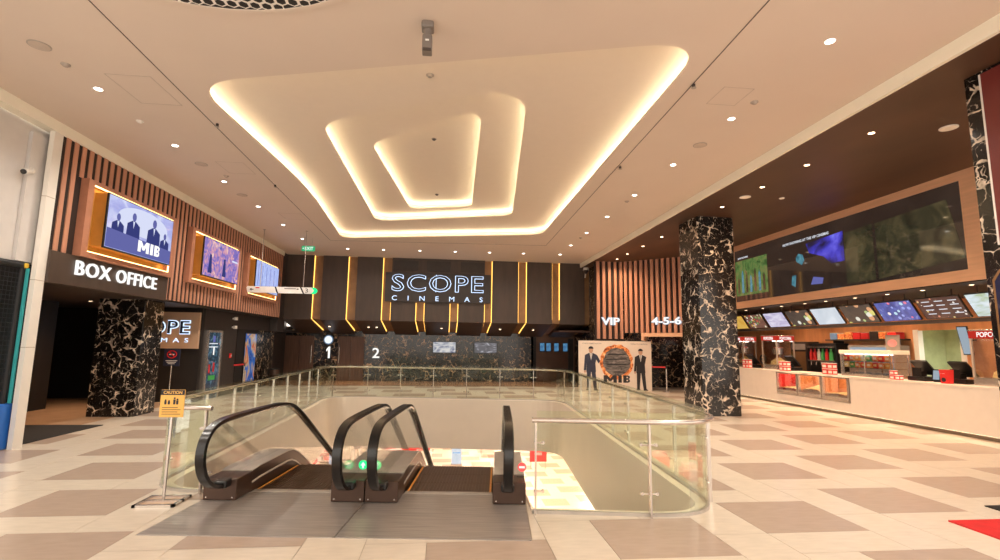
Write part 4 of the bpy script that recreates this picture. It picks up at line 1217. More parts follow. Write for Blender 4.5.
# ================================================================== CEILING FIXTURES
def fixture_mesh(r, face, rim):
    a = MB(); a.lathe([(r * 0.80, 0.004), (r, -0.006), (r, 0.004)], (0, 0, 0), 20); am = a.mesh('trim_ring', rim)
    b = MB(); b.cyl((0, 0, -0.004), (0, 0, 0.002), r * 0.78, n=18); bm_ = b.mesh('lens', face)
    return am, bm_
DL = fixture_mesh(0.062, 'lamp face', 'white plastic')
DD = fixture_mesh(0.055, 'amber lamp', 'grey fixture')
DS = fixture_mesh(0.05, 'amber lamp', 'grey fixture')
def downlight(x, y, z, ms, lab, group, watt, color, size=2.6):
    t = thing('downlight', lab, 'ceiling light', (x, y, z), group=group)
    for nm, me in zip(('trim_ring', 'lens'), ms):
        o = bpy.data.objects.new(nm, me); COL.objects.link(o); o.parent = t
    if watt:
        spot('lamp', (x, y, z - 0.02), watt, color, size, 1.0, t, 0.06)
    return t
for i in range(6):
    downlight(-5.12, 7.37 + i * 2.08, ZC, DL, '%s white downlight of the ceiling row beside the copper slats' % nth(i), 'left row of downlights', SPOT_W, WARM)
for i in range(7):
    downlight(4.40, 4.97 + i * 2.04, ZC, DL, '%s white downlight of the ceiling row beside the dark ceiling' % nth(i), 'right row of downlights', SPOT_W, WARM)
RX = [-3.87, -2.5, -1.1, 0.27, 1.62, 2.97, 4.43]
for i, x in enumerate(RX):
    downlight(x, 19.4 - 0.06 * i, ZC, DL, '%s from left of the downlights just before the rear wall' % (['first', 'second', 'third', 'fourth', 'fifth', 'sixth', 'seventh'][i]), 'rear row of downlights', SPOT_W * 0.5, WARM)
for i in range(5):
    downlight(-5.12 if i < 2 else 4.4, (5.2, 3.1, 2.9, 0.9, -1.2)[i], ZC, DL, '%s from the camera of the downlights above the hall entrance' % ['first', 'second', 'third', 'fourth', 'fifth'][i], 'entrance downlights', SPOT_W, WARM)
for i, y in enumerate((6.84, 8.27, 9.60, 11.16, 14.6, 16.1, 17.58, 18.7)):
    downlight(6.65, y, ZD, DD, '%s amber downlight in the dark ceiling' % nth(i), 'amber downlights', DARK_W, (1.0, 0.66, 0.40))
for i, (x, y, l) in enumerate(((6.71, 10.31, 'pale round ceiling speaker between amber downlights by the marble pillar'), (7.64, 6.5, 'pale round ceiling speaker in the dark ceiling nearest the camera'), (7.57, 10.26, 'small pale detector in the dark ceiling above the counter'))):
    t = thing('ceiling_speaker', l, 'speaker', (x, y, ZD), group='dark ceiling discs')
    r = 0.12 if i < 2 else 0.06
    mb = MB(); mb.cyl((x, y, ZD - 0.012), (x, y, ZD), r, n=20); mb.build('trim_ring', 'white plastic', t)
    mb = MB(); mb.cyl((x, y, ZD - 0.018), (x, y, ZD - 0.012), r * 0.85, n=20); mb.build('grille', 'cream paint', t)
for i, (x, y, l) in enumerate(((-5.11, 6.30, 'large beige ceiling speaker nearest the camera on the left'), (-5.1, 10.41, 'beige ceiling speaker between left downlights above the first display'), (-5.13, 12.56, 'beige ceiling speaker between left downlights above the middle display'), (4.43, 8.05, 'beige ceiling speaker between right downlights'))):
    t = thing('ceiling_speaker', l, 'speaker', (x, y, ZC), group='beige ceiling speakers')
    mb = MB(); mb.cyl((x, y, ZC - 0.008), (x, y, ZC), 0.12, n=22); mb.build('trim_ring', 'grey fixture', t)
    mb = MB(); mb.cyl((x, y, ZC - 0.012), (x, y, ZC - 0.008), 0.105, n=22); mb.build('grille', 'panel gap', t)
for i, (x, y, l) in enumerate(((-5.15, 8.42, 'white smoke detector on the ceiling beside the copper slats'), (-5.1, 6.72, 'small grey detector next to the large left ceiling speaker'), (4.42, 6.45, 'small dark detector between the right downlights'), (-0.33, 6.73, 'small grey detector in the outer cove tier below the hanging camera'), (4.40, 11.6, 'small grey detector far along the right ceiling'), (4.4, 15.9, 'small dark detector near the rear of the right ceiling'), (-4.9, 11.1, 'small red-brown detector left of the ceiling slot'), (-0.36, 10.0, 'nearer small dark detector in the innermost cove'), (-0.37, 13.9, 'farther small dark detector in the innermost cove'))):
    zt = Z1 if i == 3 else Z3 if i > 6 else ZC
    t = thing('smoke_detector', l, 'detector', (x, y, zt), group='ceiling detectors')
    mb = MB(); mb.cyl((x, y, zt - 0.012), (x, y, zt), 0.055, n=16); mb.build('base', 'white plastic' if i == 0 else 'grey fixture', t)
    mb = MB(); mb.cyl((x, y, zt - 0.035), (x, y, zt - 0.012), 0.030, 0.045, n=16); mb.build('sensor_head', 'white plastic' if i == 0 else 'dark fixture' if i > 6 else 'grey fixture', t, True)
# sensors along the slots
for i, (x, y, l) in enumerate(((-3.90, 8.35, 'small dark sensor on the left ceiling slot beside the cove'), (-4.03, 11.6, 'small dark sensor half way along the left ceiling slot'), (3.30, 6.1, 'small dark sensor on the right ceiling slot nearest'), (3.4, 9.3, 'small dark sensor half way along the right ceiling slot'))):
    t = thing('slot_sensor', l, 'sensor', (x, y, ZC), group='sensors on the ceiling slots')
    mb = MB(); mb.cyl((x, y, ZC - 0.05), (x, y, ZC), 0.022, n=12); mb.build('stem', 'dark fixture', t)
    mb = MB(); mb.cyl((x, y, ZC - 0.056), (x, y, ZC - 0.05), 0.034, n=12); mb.build('head', 'grey fixture', t)
# perforated round fitting at the top edge
gx, gy, gr = -2.44, 2.89, 2.4
t = thing('ceiling_grille', 'round perforated white ceiling grille cut by the top of the picture', 'grille', (gx, gy, ZC))
mb = MB(); mb.cyl((gx, gy, ZC - 0.012), (gx, gy, ZC + 0.0), gr - 0.03, n=48); mb.build('backing', 'black wall', t)
mb = MB(); mb.sweep([(gx + gr * math.cos(2 * PI * i / 48), gy + gr * math.sin(2 * PI * i / 48), ZC - 0.012) for i in range(48)], [(-0.03, 0.012), (0.02, 0.012), (0.02, -0.01), (-0.03, -0.01)], closed=True); mb.build('rim', 'ceiling paint', t)
mb = MB(); s = 0.12; rr = 0.052; w = 0.0
row = 0; yy = -gr
while yy < gr:
    xx = -gr + (s / 2 if row % 2 else 0)
    while xx < gr:
        if math.hypot(xx, yy) < gr - 0.06:
            ring = []
            for k in range(6):
                a0 = PI / 6 + k * PI / 3
                ring.append((math.cos(a0), math.sin(a0)))
            ro = s / math.sqrt(3); ri = rr
            mb.add([(gx + xx + ro * c, gy + yy + ro * d, ZC - 0.016) for c, d in ring] + [(gx + xx + ri * c, gy + yy + ri * d, ZC - 0.016) for c, d in ring],
                   [(k, (k + 1) % 6, 6 + (k + 1) % 6, 6 + k) for k in range(6)])
        xx += s
    yy += s * math.sqrt(3) / 2; row += 1
o = mb.build('perforated_plate', 'white plastic', t); o['kind'] = 'stuff'
# low lights inside the box office recess
for i, (x, y, l) in enumerate(((-8.0, 10.2, 'small amber downlight in the box office soffit nearest'), (-8.6, 13.0, 'small amber downlight in the box office soffit behind the short pillar'), (-7.6, 14.0, 'small amber downlight over the tan cinema sign'))):
    downlight(x, y, 2.61, DS, l, 'box office downlights', 90 if i < 2 else 40, (1.0, 0.62, 0.36), 2.2)
# soffit spots of the folded rear wall
for i, (x, l) in enumerate(((-3.35, 'second'), (-3.0, 'third'), (-0.2, 'fourth'), (2.4, 'fifth'), (3.9, 'sixth'), (-5.0, 'first'))):
    yy = 22.1; zz_ = 2.62 - (yy - YB) * 0.2167
    t = thing('soffit_spot', '%s from left of the small spots in the folded rear soffit' % l, 'ceiling light', (x, yy, zz_), group='rear soffit spots')
    mb = MB(); mb.cyl((x, yy, zz_ - 0.03), (x, yy, zz_ + 0.02), 0.06, n=14); mb.build('trim_ring', 'white plastic', t)
    mb = MB(); mb.cyl((x, yy, zz_ - 0.036), (x, yy, zz_ - 0.03), 0.045, n=14); mb.build('lens', 'amber lamp', t)
    spot('lamp', (x, yy, zz_ - 0.05), 30, (1.0, 0.66, 0.40), 2.0, 0.8, t)

# ================================================================== SIGN STANDS ON THE FLOOR
cs = thing('caution_stand', 'chrome stand with an orange caution board beside the left escalator', 'sign stand', (-2.92, 5.85, 0), -0.05)
mb = MB()
fx0, fx1, fy0, fy1 = -3.13, -2.72, 5.66, 6.02
for a, b in (((fx0, fy0), (fx1, fy0 + 0.035)), ((fx0, fy1 - 0.035), (fx1, fy1)), ((fx0, fy0), (fx0 + 0.035, fy1)), ((fx1 - 0.035, fy0), (fx1, fy1)), ((fx0, 5.825), (fx1, 5.86))):
    mb.box((a[0], a[1], 0.0), (b[0], b[1], 0.025))
mb.build('base_frame', 'steel', cs)
box('base_plate', (fx0 + 0.03, fy0 + 0.03, 0.0), (fx1 - 0.03, fy1 - 0.03, 0.01), 'tan floor', cs)
mb = MB(); mb.cyl((-2.92, 5.845, 0.02), (-2.925, 5.868, 1.1), 0.016, n=12); mb.build('pole', 'steel', cs, True)
bd = box('board', (-3.045, 5.835, 0.875), (-2.80, 5.85, 1.165), 'orange sign', cs, 0.003)
box('header', (-3.043, 5.833, 1.11), (-2.802, 5.8352, 1.163), 'ink', bd)
text('heading', 'CAUTION', '-Y', (-2.9225, 5.833, 1.137), 0.19, 0.032, 0.001, 'orange sign', bd, 0.02)
for i, x in enumerate((-2.99, -2.955, -2.90, -2.87)):       # little printed pictogram figures
    h = (0.05, 0.04, 0.075, 0.06)[i]
    q = MB(); q.prism([(x - 0.010, 1.01), (x + 0.010, 1.01), (x + 0.012, 1.01 + h * 0.7), (x - 0.012, 1.01 + h * 0.7)], 1, 5.833, 5.8352)
    q.cyl((x, 5.833, 1.01 + h * 0.88), (x, 5.8352, 1.01 + h * 0.88), 0.010, n=10); q.build('pictogram', 'ink', bd)
for k in range(4):
    box('print_line', (-3.02, 5.8335, 0.905 + k * 0.023), (-2.83 - 0.03 * (k % 2), 5.8352, 0.911 + k * 0.023), 'ink', bd)
ns = thing('notice_stand', 'thin pole stand with a navy no smoking notice beside the short marble pillar', 'sign stand', (-7.27, 14.3, 0))
mb = MB(); mb.lathe([(0.15, 0), (0.15, 0.015), (0.13, 0.03), (0.02, 0.05)], (-7.27, 14.3, 0), 18); mb.build('base', 'black plastic', ns, True)
mb = MB(); mb.cyl((-7.27, 14.3, 0.03), (-7.27, 14.3, 1.05), 0.018, n=10); mb.build('pole', 'steel', ns, True)
bd = box('board', (-7.48, 14.285, 1.01), (-7.07, 14.30, 1.47), 'navy sign', ns, 0.004)
mb = MB(); cxn, czn = -7.275, 1.32
mb.sweep([(cxn + 0.115 * math.cos(2 * PI * i / 24), 14.281, czn + 0.095 * math.sin(2 * PI * i / 24)) for i in range(24)], [(-0.010, -0.003), (0.010, -0.003), (0.010, 0.003), (-0.010, 0.003)], closed=True, upv=(0, 1, 0)); mb.build('prohibition_ring', 'fire red', bd)
mb = MB(); mb.prism([(cxn - 0.085, czn + 0.055), (cxn - 0.065, czn + 0.07), (cxn + 0.085, czn - 0.055), (cxn + 0.065, czn - 0.07)], 1, 14.277, 14.283); mb.build('prohibition_bar', 'fire red', bd)
box('cigarette', (cxn - 0.07, 14.282, czn - 0.015), (cxn + 0.06, 14.285, czn + 0.01), 'print white', bd)
for k in range(3):
    box('print_line', (-7.42 + 0.03 * k, 14.282, 1.145 - 0.04 * k), (-7.13 - 0.03 * k, 14.285, 1.16 - 0.04 * k), 'print white', bd)

# ================================================================== STANDEE
st = thing('cardboard_standee', 'wide cream cardboard standee with two printed figures and a burning ring', 'standee', (6.55, 18.8, 0))
box('board', (5.10, 18.80, 0.0), (8.0, 18.86, 1.91), 'board cream', st)
brd = st.children[0]
for x in (5.6, 7.5):
    mb = MB(); mb.prism([(18.86, 0.0), (19.2, 0.0), (18.86, 1.2)], 0, x, x + 0.02); mb.build('rear_brace', 'board cream', st)
def pr2(nm, poly, m, dy=0.004):
    q = MB(); q.prism(poly, 1, 18.80 - dy, 18.80); return q.build(nm, m, brd)
def ell(cx, cz, rx, rz_, n=28):
    return [(cx + rx * math.cos(2 * PI * k / n), cz + rz_ * math.sin(2 * PI * k / n)) for k in range(n)]
random.seed(3)
pr2('burning_ring', [(6.60 + (0.66 + random.uniform(-0.03, 0.03)) * math.cos(2 * PI * k / 40), 1.10 + (0.68 + random.uniform(-0.03, 0.03)) * math.sin(2 * PI * k / 40)) for k in range(40)], 'burning ring', 0.003)
pr2('hall_picture', [(6.60 + (0.54 + random.uniform(-0.03, 0.03)) * math.cos(2 * PI * k / 40), 1.10 + (0.54 + random.uniform(-0.03, 0.03)) * math.sin(2 * PI * k / 40)) for k in range(40)], 'hangar grey', 0.005)
for (x0, x1, z) in ((6.15, 7.05, 1.18), (6.22, 6.98, 1.36), (6.2, 7.0, 0.98)):
    pr2('hall_picture', [(x0, z), (x1, z + 0.02), (x1 - 0.05, z + 0.06), (x0 + 0.05, z + 0.05)], 'ink', 0.007)
def figure(cx, s, m, lean):
    # one printed standing figure in a dark suit: trousers, jacket, arms, shirt, head, hair
    pr2('figure_leg', [(cx - 0.17 * s, 0.10), (cx - 0.06 * s, 0.10), (cx + 0.0, 0.80 * s), (cx - 0.17 * s, 0.80 * s)], m, 0.008)
    pr2('figure_leg', [(cx + 0.10 * s, 0.08), (cx + 0.22 * s, 0.08), (cx + 0.17 * s, 0.80 * s), (cx + 0.0, 0.80 * s)], m, 0.008)
    pr2('figure_shoe', [(cx - 0.20 * s, 0.03), (cx - 0.04 * s, 0.03), (cx - 0.06 * s, 0.11), (cx - 0.17 * s, 0.11)], 'ink', 0.008)
    pr2('figure_shoe', [(cx + 0.10 * s, 0.02), (cx + 0.30 * s, 0.02), (cx + 0.22 * s, 0.10), (cx + 0.10 * s, 0.10)], 'ink', 0.008)
    pr2('figure_jacket', [(cx - 0.19 * s, 0.72 * s), (cx + 0.19 * s, 0.72 * s), (cx + 0.17 * s, 1.05 * s), (cx + 0.24 * s, 1.36 * s), (cx + 0.08 * s, 1.44 * s), (cx - 0.08 * s, 1.44 * s), (cx - 0.24 * s, 1.36 * s), (cx - 0.17 * s, 1.05 * s)], m, 0.009)
    pr2('figure_arm', [(cx - 0.24 * s, 1.36 * s), (cx - 0.15 * s, 1.30 * s), (cx - 0.20 * s, 0.78 * s), (cx - 0.29 * s, 0.78 * s)], m, 0.010)
    pr2('figure_arm', [(cx + 0.24 * s, 1.36 * s), (cx + 0.15 * s, 1.28 * s), (cx + 0.30 * s * lean, 1.04 * s), (cx + 0.36 * s * lean, 1.14 * s)], m, 0.010)
    pr2('figure_shirt', [(cx - 0.055 * s, 1.43 * s), (cx + 0.055 * s, 1.43 * s), (cx, 1.16 * s)], 'print white', 0.011)
    pr2('figure_tie', [(cx - 0.014, 1.42 * s), (cx + 0.014, 1.42 * s), (cx, 1.20 * s)], 'ink', 0.012)
    pr2('figure_head', ell(cx, 1.555 * s, 0.085 * s, 0.12 * s), 'print skin', 0.010)
    pr2('figure_hair', [(cx + 0.10 * s * math.cos(a), 1.60 * s + 0.095 * s * math.sin(a)) for a in [PI * k / 12 for k in range(13)]], 'ink', 0.012)
    pr2('figure_hand', ell(cx - 0.245 * s, 0.74 * s, 0.035, 0.05, 14), 'print skin', 0.010)
figure(5.58, 1.0, 'print navy', 1.0)
figure(7.56, 0.96, 'print black', -0.3)
for gl in GL:
    pr2('film_title', [(6.07 + 1.04 * q0, 0.32 + 0.28 * q1) for q0, q1 in gl], 'ink', 0.008)
for q1 in (0.22, 0.62):
    pr2('film_title_gap', [(6.07 + 1.04 * q0, 0.32 + 0.28 * (q1 + d_)) for q0, d_ in ((0.87, 0), (0.93, 0), (0.93, 0.18), (0.87, 0.18))], 'board cream', 0.009)
text('name_line', 'CHRIS HEMSWORTH', '-Y', (5.62, 18.797, 1.80), 0.75, 0.045, 0.002, 'ink grey', brd, 0.01)
text('name_line', 'TESSA THOMPSON', '-Y', (7.5, 18.797, 1.80), 0.68, 0.045, 0.002, 'ink grey', brd, 0.01)
# VIP / 4-5-6 lettering
vl = thing('wall_lettering', 'illuminated white three-letter wording on the copper slats above the standee', 'sign', (6.83, 19.3, 2.5))
text('halo', 'VIP', '-Y', (6.56, 19.335, 2.70), 0.74, 0.29, 0.003, 'letter cyan', vl, 0.06, 1.0, None, 0.018)
text('lettering', 'VIP', '-Y', (6.56, 19.33, 2.70), 0.74, 0.29, 0.03, 'letter white', vl, 0.018)
vl2 = thing('wall_lettering', 'illuminated white numerals on the copper slats beside the marble pillar', 'sign', (8.4, 18.1, 2.5))
RV = Matrix.Rotation(math.atan2(VD.y, VD.x), 4, 'Z') @ Matrix.Rotation(PI / 2, 4, 'X')
c_ = vip(1.74, -0.06)
text('halo', '4-5-6', '-Y', (c_.x, c_.y, 2.70), 1.12, 0.28, 0.003, 'letter cyan', vl2, 0.05, 1.0, RV, 0.018)
c_ = vip(1.74, -0.10)
text('lettering', '4-5-6', '-Y', (c_.x, c_.y, 2.70), 1.12, 0.28, 0.03, 'letter white', vl2, 0.018, 1.0, RV)

# ================================================================== RIGHT EDGE: PANEL, POSTER, MATS
rp = thing('wall_banner', 'tall dark red banner on the right edge marble pillar', 'banner', (6.46, 4.6, 2.85))
box('panel', (6.435, 3.9, 2.95), (6.468, 5.05, 5.08), 'deep red', rp)
box('edge_strip', (6.43, 5.04, 2.95), (6.468, 5.06, 5.08), 'white paint', rp)
ap = thing('framed_poster', 'dark arched poster low on the right edge marble pillar', 'poster', (6.46, 4.8, 1.2))
mb = MB(); ar = [(5.18, 1.2), (5.18, 2.55), (5.10, 2.66), (4.98, 2.72), (4.4, 2.72), (4.4, 1.2)]; mb.prism(ar, 0, 6.45, 6.468); mb.build('frame', 'channel bronze', ap)
mb = MB(); ar = [(5.15, 1.23), (5.15, 2.53), (5.08, 2.63), (4.97, 2.69), (4.43, 2.69), (4.43, 1.23)]; mb.prism(ar, 0, 6.444, 6.45); mb.build('print', 'arch poster', ap)
tag(box('floor_mat', (5.08, 2.6, -0.001), (6.42, 4.735, 0.014), 'red mat'), 'bright red mat at the lower right corner', 'mat')
tag(box('floor_mat', (5.99, 4.80, -0.001), (6.46, 5.15, 0.012), 'black mat'), 'small dark mat at the foot of the right edge pillar', 'mat')

# ================================================================== VIDEO WALL, MENU BOARDS
vw = thing('video_wall', 'long dark video wall in the copper bulkhead above the counter', 'video wall', (9.72, 11.9, 3.23))
for i, (ya, yb) in enumerate(((8.17, 10.14), (10.14, 13.40), (13.40, 15.66))):
    sc = box('screen', (9.70, ya + 0.002, 3.235), (9.745, yb - 0.002, 4.948), 'video dark', vw)
    if i == 2:
        box('picture', (9.697, 13.98, 3.42), (9.70, 15.64, 4.58), 'video green', sc)
        text('caption', 'NOW SHOWING', '-X', (9.698, 15.2, 4.67), 0.55, 0.06, 0.002, 'screen text', sc, 0.01)
        for k in range(7):
            yy = 14.15 + k * 0.22
            mb = MB(); mb.prism([(yy - 0.06, 3.5), (yy + 0.06, 3.5), (yy + 0.045, 3.95 + 0.1 * (k % 3)), (yy, 4.05 + 0.1 * (k % 3)), (yy - 0.045, 3.95 + 0.1 * (k % 3))], 0, 9.694, 9.697); mb.build('picture_shape', 'video figure' if k % 2 else 'video murky', sc)
    if i == 1:
        text('caption', 'NOW SHOWING AT THE VIP CINEMAS', '-X', (9.698, 12.35, 4.68), 1.75, 0.075, 0.002, 'screen text', sc, 0.012)
        mb = MB(); mb.prism([(11.03, 4.62), (12.3, 4.55), (12.2, 4.28), (11.7, 4.10), (11.45, 3.88), (11.03, 3.88)], 0, 9.695, 9.70); mb.build('picture', 'video blue', sc)
        mb = MB(); mb.prism([(12.45, 4.28), (12.6, 4.33), (12.72, 4.24), (12.7, 4.12), (12.5, 4.0), (12.4, 4.12)], 0, 9.693, 9.70); mb.build('picture_shape', 'video figure', sc)
        mb = MB(); mb.prism([(12.75, 3.75), (12.9, 3.75), (12.95, 3.5), (12.8, 3.42)], 0, 9.693, 9.70); mb.build('picture_shape', 'video figure', sc)
        mb = MB(); mb.prism([(11.75, 3.55), (12.1, 3.62), (12.2, 3.42), (11.8, 3.40)], 0, 9.693, 9.70); mb.build('picture_shape', 'screen blue mid', sc)
        mb = MB(); mb.prism([(10.18, 3.30), (11.0, 3.30), (11.0, 4.55), (10.18, 4.60)], 0, 9.698, 9.70); mb.build('picture', 'video murky', sc)
    if i == 0:
        mb = MB(); mb.prism([(8.20, 3.45), (10.1, 3.30), (10.1, 4.58), (8.45, 4.66)], 0, 9.697, 9.70); mb.build('picture', 'video murky', sc)
MENU = [('menu yellow', 'yellow'), ('menu brown', 'brown food'), ('menu violet', 'pale violet'), ('menu plates', 'yellow plates'), ('menu pale', 'plain pale'), ('menu plates', 'green plates'), ('menu blue', 'blue drinks'), ('menu list', 'dark price list'), ('menu sky', 'sky picture')]
for i, (m, l) in enumerate(MENU):
    yl = 16.46 - 1.077 * (i - 1); yr = yl - 0.965
    lab = {0: 'yellow menu screen beside the tall marble pillar', 3: 'third whole menu screen from the pillar, showing plates of food', 5: 'menu screen with plates of food right of the plain pale one'}.get(i, '%s menu screen tilted over the counter' % l)
    t = thing('menu_screen', lab, 'menu screen', (10.5, (yl + yr) / 2, 2.38), group='menu screens over the counter')
    pf = [(10.40, 2.845), (10.69, 2.395), (10.72, 2.415), (10.43, 2.865)]
    mb = MB(); mb.prism(pf, 1, yr, yl); mb.build('housing', 'black plastic', t)
    d = Vector((0.29, -0.45)).normalized(); nn = Vector((-0.45, -0.29)).normalized()
    a = Vector((10.40, 2.845)) + d * 0.015; b = Vector((10.69, 2.395)) - d * 0.015
    mb = MB(); mb.prism([a, b, b + nn * 0.004, a + nn * 0.004], 1, yr + 0.015, yl - 0.015); sc = mb.build('screen', m, t)
    if i == 7:
        for r_ in range(4):
            for c2 in range(3):
                p0 = a.lerp(b, 0.14 + 0.2 * r_); p1 = a.lerp(b, 0.18 + 0.2 * r_)
                mb = MB(); mb.prism([p0 + nn * 0.004, p1 + nn * 0.004, p1 + nn * 0.006, p0 + nn * 0.006], 1, yr + 0.08 + c2 * 0.29, yr + 0.26 + c2 * 0.29); mb.build('price_line', 'screen text', sc)
    mb = MB(); mb.cyl((10.5, yl - 0.2, 2.75), (10.5, yl - 0.2, 3.0), 0.012, n=8); mb.build('hanger', 'charcoal', t)
    mb = MB(); mb.cyl((10.5, yr + 0.2, 2.75), (10.5, yr + 0.2, 3.0), 0.012, n=8); mb.build('hanger', 'charcoal', t)
tag(box('menu_rail', (10.70, 7.2, 2.31), (10.84, 18.2, 2.385), 'charcoal'), 'long dark rail below the tilted menu screens', 'rail')
for i, y in enumerate((8.55, 9.56, 10.42, 11.34, 12.31, 13.1, 14.1, 15.0, 15.92)):
    downlight(10.40 if False else 10.18, y, 2.995, DS, '%s small downlight under the bulkhead' % nth(i), 'bulkhead downlights', 55, (1.0, 0.62, 0.36), 2.3)
for i, y in enumerate((8.8, 10.6, 12.4, 14.2, 16.0)):
    downlight(11.7, y, 2.995, DS, '%s small downlight above the serving aisle behind the menu screens' % nth(i), 'aisle downlights', 70, (1.0, 0.62, 0.36), 2.6)

# ================================================================== SNACK COUNTER
ct = thing('snack_counter', 'long white snack counter with recessed dark plinth', 'counter', (10.8, 12.5, 0))
box('plinth', (10.50, 7.3, 0.0), (11.15, 18.3, 0.085), 'counter plinth', ct)
box('light_strip', (10.485, 7.3, 0.078), (10.497, 18.3, 0.084), 'floor led', ct)
box('front_panel', (10.45, 14.92, 0.085), (10.50, 18.3, 0.985), 'counter white', ct)
box('front_panel', (10.45, 7.3, 0.085), (10.50, 12.03, 0.985), 'counter white', ct)
box('front_panel', (10.45, 12.03, 0.085), (10.50, 14.92, 0.32), 'counter white', ct)
box('carcass', (10.95, 7.3, 0.085), (11.15, 18.3, 0.985), 'counter white', ct)
box('worktop', (10.44, 7.3, 0.985), (11.2, 18.3, 1.02), 'counter white', ct, 0.006)
WL = ['left popcorn warmer window set in the counter, glowing red', 'middle popcorn warmer window set in the counter', 'right popcorn warmer window set in the counter']
for i in range(3):
    yl = 14.90 - i * 0.953; yr = yl - 0.93
    t = thing('popcorn_warmer', WL[i], 'popcorn warmer', (10.7, (yl + yr) / 2, 0.33), group='popcorn warmers in the counter')
    for a, b in (((10.43, yl - 0.05, 0.33), (10.49, yl, 0.98)), ((10.43, yr, 0.33), (10.49, yr + 0.05, 0.98)), ((10.43, yr + 0.05, 0.33), (10.49, yl - 0.05, 0.45)), ((10.43, yr + 0.05, 0.94), (10.49, yl - 0.05, 0.98))):
        box('steel_frame', a, b, 'steel', t)
    box('pane', (10.455, yr + 0.05, 0.45), (10.463, yl - 0.05, 0.94), 'case glass', t)
    mb = MB(); mb.box((10.92, yr + 0.01, 0.36), (10.94, yl - 0.01, 0.97)); mb.box((10.50, yr + 0.01, 0.36), (10.92, yr + 0.03, 0.97)); mb.box((10.50, yl - 0.03, 0.36), (10.92, yl - 0.01, 0.97)); mb.box((10.50, yr + 0.01, 0.34), (10.92, yl - 0.01, 0.36))
    mb.build('liner', 'orange wood' if i else 'red print', t)
    box('heat_lamp', (10.55, yr + 0.15, 0.955), (10.80, yl - 0.15, 0.97), 'heat lamp', t)
    # heap of popcorn as one uneven surface
    random.seed(20 + i); mb = MB(); nx, ny = 14, 24; vv = []
    for a_ in range(nx + 1):
        for b_ in range(ny + 1):
            x = 10.50 + 0.41 * a_ / nx; y = yr + 0.035 + (yl - yr - 0.07) * b_ / ny
            h = 0.50 + (0.20 if i == 1 else 0.06) * math.sin(PI * b_ / ny) * (0.4 + 0.6 * a_ / nx) + random.uniform(-0.012, 0.018)
            vv.append((x, y, h))
    mb.add(vv, [(a_ * (ny + 1) + b_, a_ * (ny + 1) + b_ + 1, (a_ + 1) * (ny + 1) + b_ + 1, (a_ + 1) * (ny + 1) + b_) for a_ in range(nx) for b_ in range(ny)])
    o = mb.build('popcorn_heap', 'popcorn', t); o['kind'] = 'stuff'
def popcorn_machine(x0, y0, x1, y1, lab):
    t = thing('popcorn_machine', lab, 'popcorn machine', ((x0 + x1) / 2, (y0 + y1) / 2, 1.02))
    z0, z1 = 1.02, 2.12
    box('base', (x0, y0, z0), (x1, y1, z0 + 0.16), 'steel', t, 0.01)
    for x in (x0, x1 - 0.035):
        for y in (y0, y1 - 0.035):
            box('corner_post', (x, y, z0 + 0.16), (x + 0.035, y + 0.035, z1 - 0.15), 'grey fixture', t)
    hd = box('header', (x0 - 0.01, y0 - 0.01, z1 - 0.15), (x1 + 0.01, y1 + 0.01, z1), 'popcorn sign', t, 0.01)
    box('roof', (x0 - 0.015, y0 - 0.015, z1), (x1 + 0.015, y1 + 0.015, z1 + 0.03), 'steel', t, 0.008)
    text('lettering', 'POPCORN', '-X', (x0 - 0.012, (y0 + y1) / 2, z1 - 0.075), (y1 - y0) * 0.62, 0.10, 0.004, 'letter white', hd, 0.01)
    text('lettering', 'POPCORN', '-Y', ((x0 + x1) / 2, y0 - 0.012, z1 - 0.075), (x1 - x0) * 0.62, 0.10, 0.004, 'letter white', hd, 0.01)
    for a, b in (((x0 + 0.012, y0 + 0.035, z0 + 0.16), (x0 + 0.018, y1 - 0.035, z1 - 0.15)), ((x1 - 0.018, y0 + 0.035, z0 + 0.16), (x1 - 0.012, y1 - 0.035, z1 - 0.15)), ((x0 + 0.035, y0 + 0.012, z0 + 0.16), (x1 - 0.035, y0 + 0.018, z1 - 0.15)), ((x0 + 0.035, y1 - 0.018, z0 + 0.16), (x1 - 0.035, y1 - 0.012, z1 - 0.15))):
        box('pane', a, b, 'case glass', t)
    cx, cy = (x0 + x1) / 2, (y0 + y1) / 2
    mb = MB(); mb.lathe([(0.10, 1.50), (0.16, 1.53), (0.17, 1.72), (0.12, 1.76)], (cx, cy, 0), 18); kt = mb.build('kettle', 'steel', t, True)
    mb = MB(); mb.cyl((cx, cy, 1.74), (cx, cy, z1 - 0.15), 0.025, n=10); mb.build('kettle_hanger', 'steel', kt, True)
    mb = MB(); mb.lathe([((x1 - x0) * 0.40, z0 + 0.16), ((x1 - x0) * 0.36, z0 + 0.26), ((x1 - x0) * 0.15, z0 + 0.36), (0.02, z0 + 0.38)], (cx, cy, 0), 18)
    random.seed(4)
    for v in mb.v: v.z += random.uniform(-0.015, 0.02)
    o = mb.build('popcorn_heap', 'popcorn', t); o['kind'] = 'stuff'
    box('lamp_tube', (cx - 0.18, cy - 0.02, z1 - 0.175), (cx + 0.18, cy + 0.02, z1 - 0.155), 'lamp face', t)
popcorn_machine(10.78, 15.30, 11.42, 16.06, 'red-topped popcorn machine on the counter nearest the tall marble pillar')
popcorn_machine(10.78, 8.35, 11.45, 9.22, 'red-topped popcorn machine cut by the right edge of the picture')
popcorn_machine(10.95, 17.45, 11.5, 18.1, 'red-topped popcorn machine mostly behind the tall marble pillar')
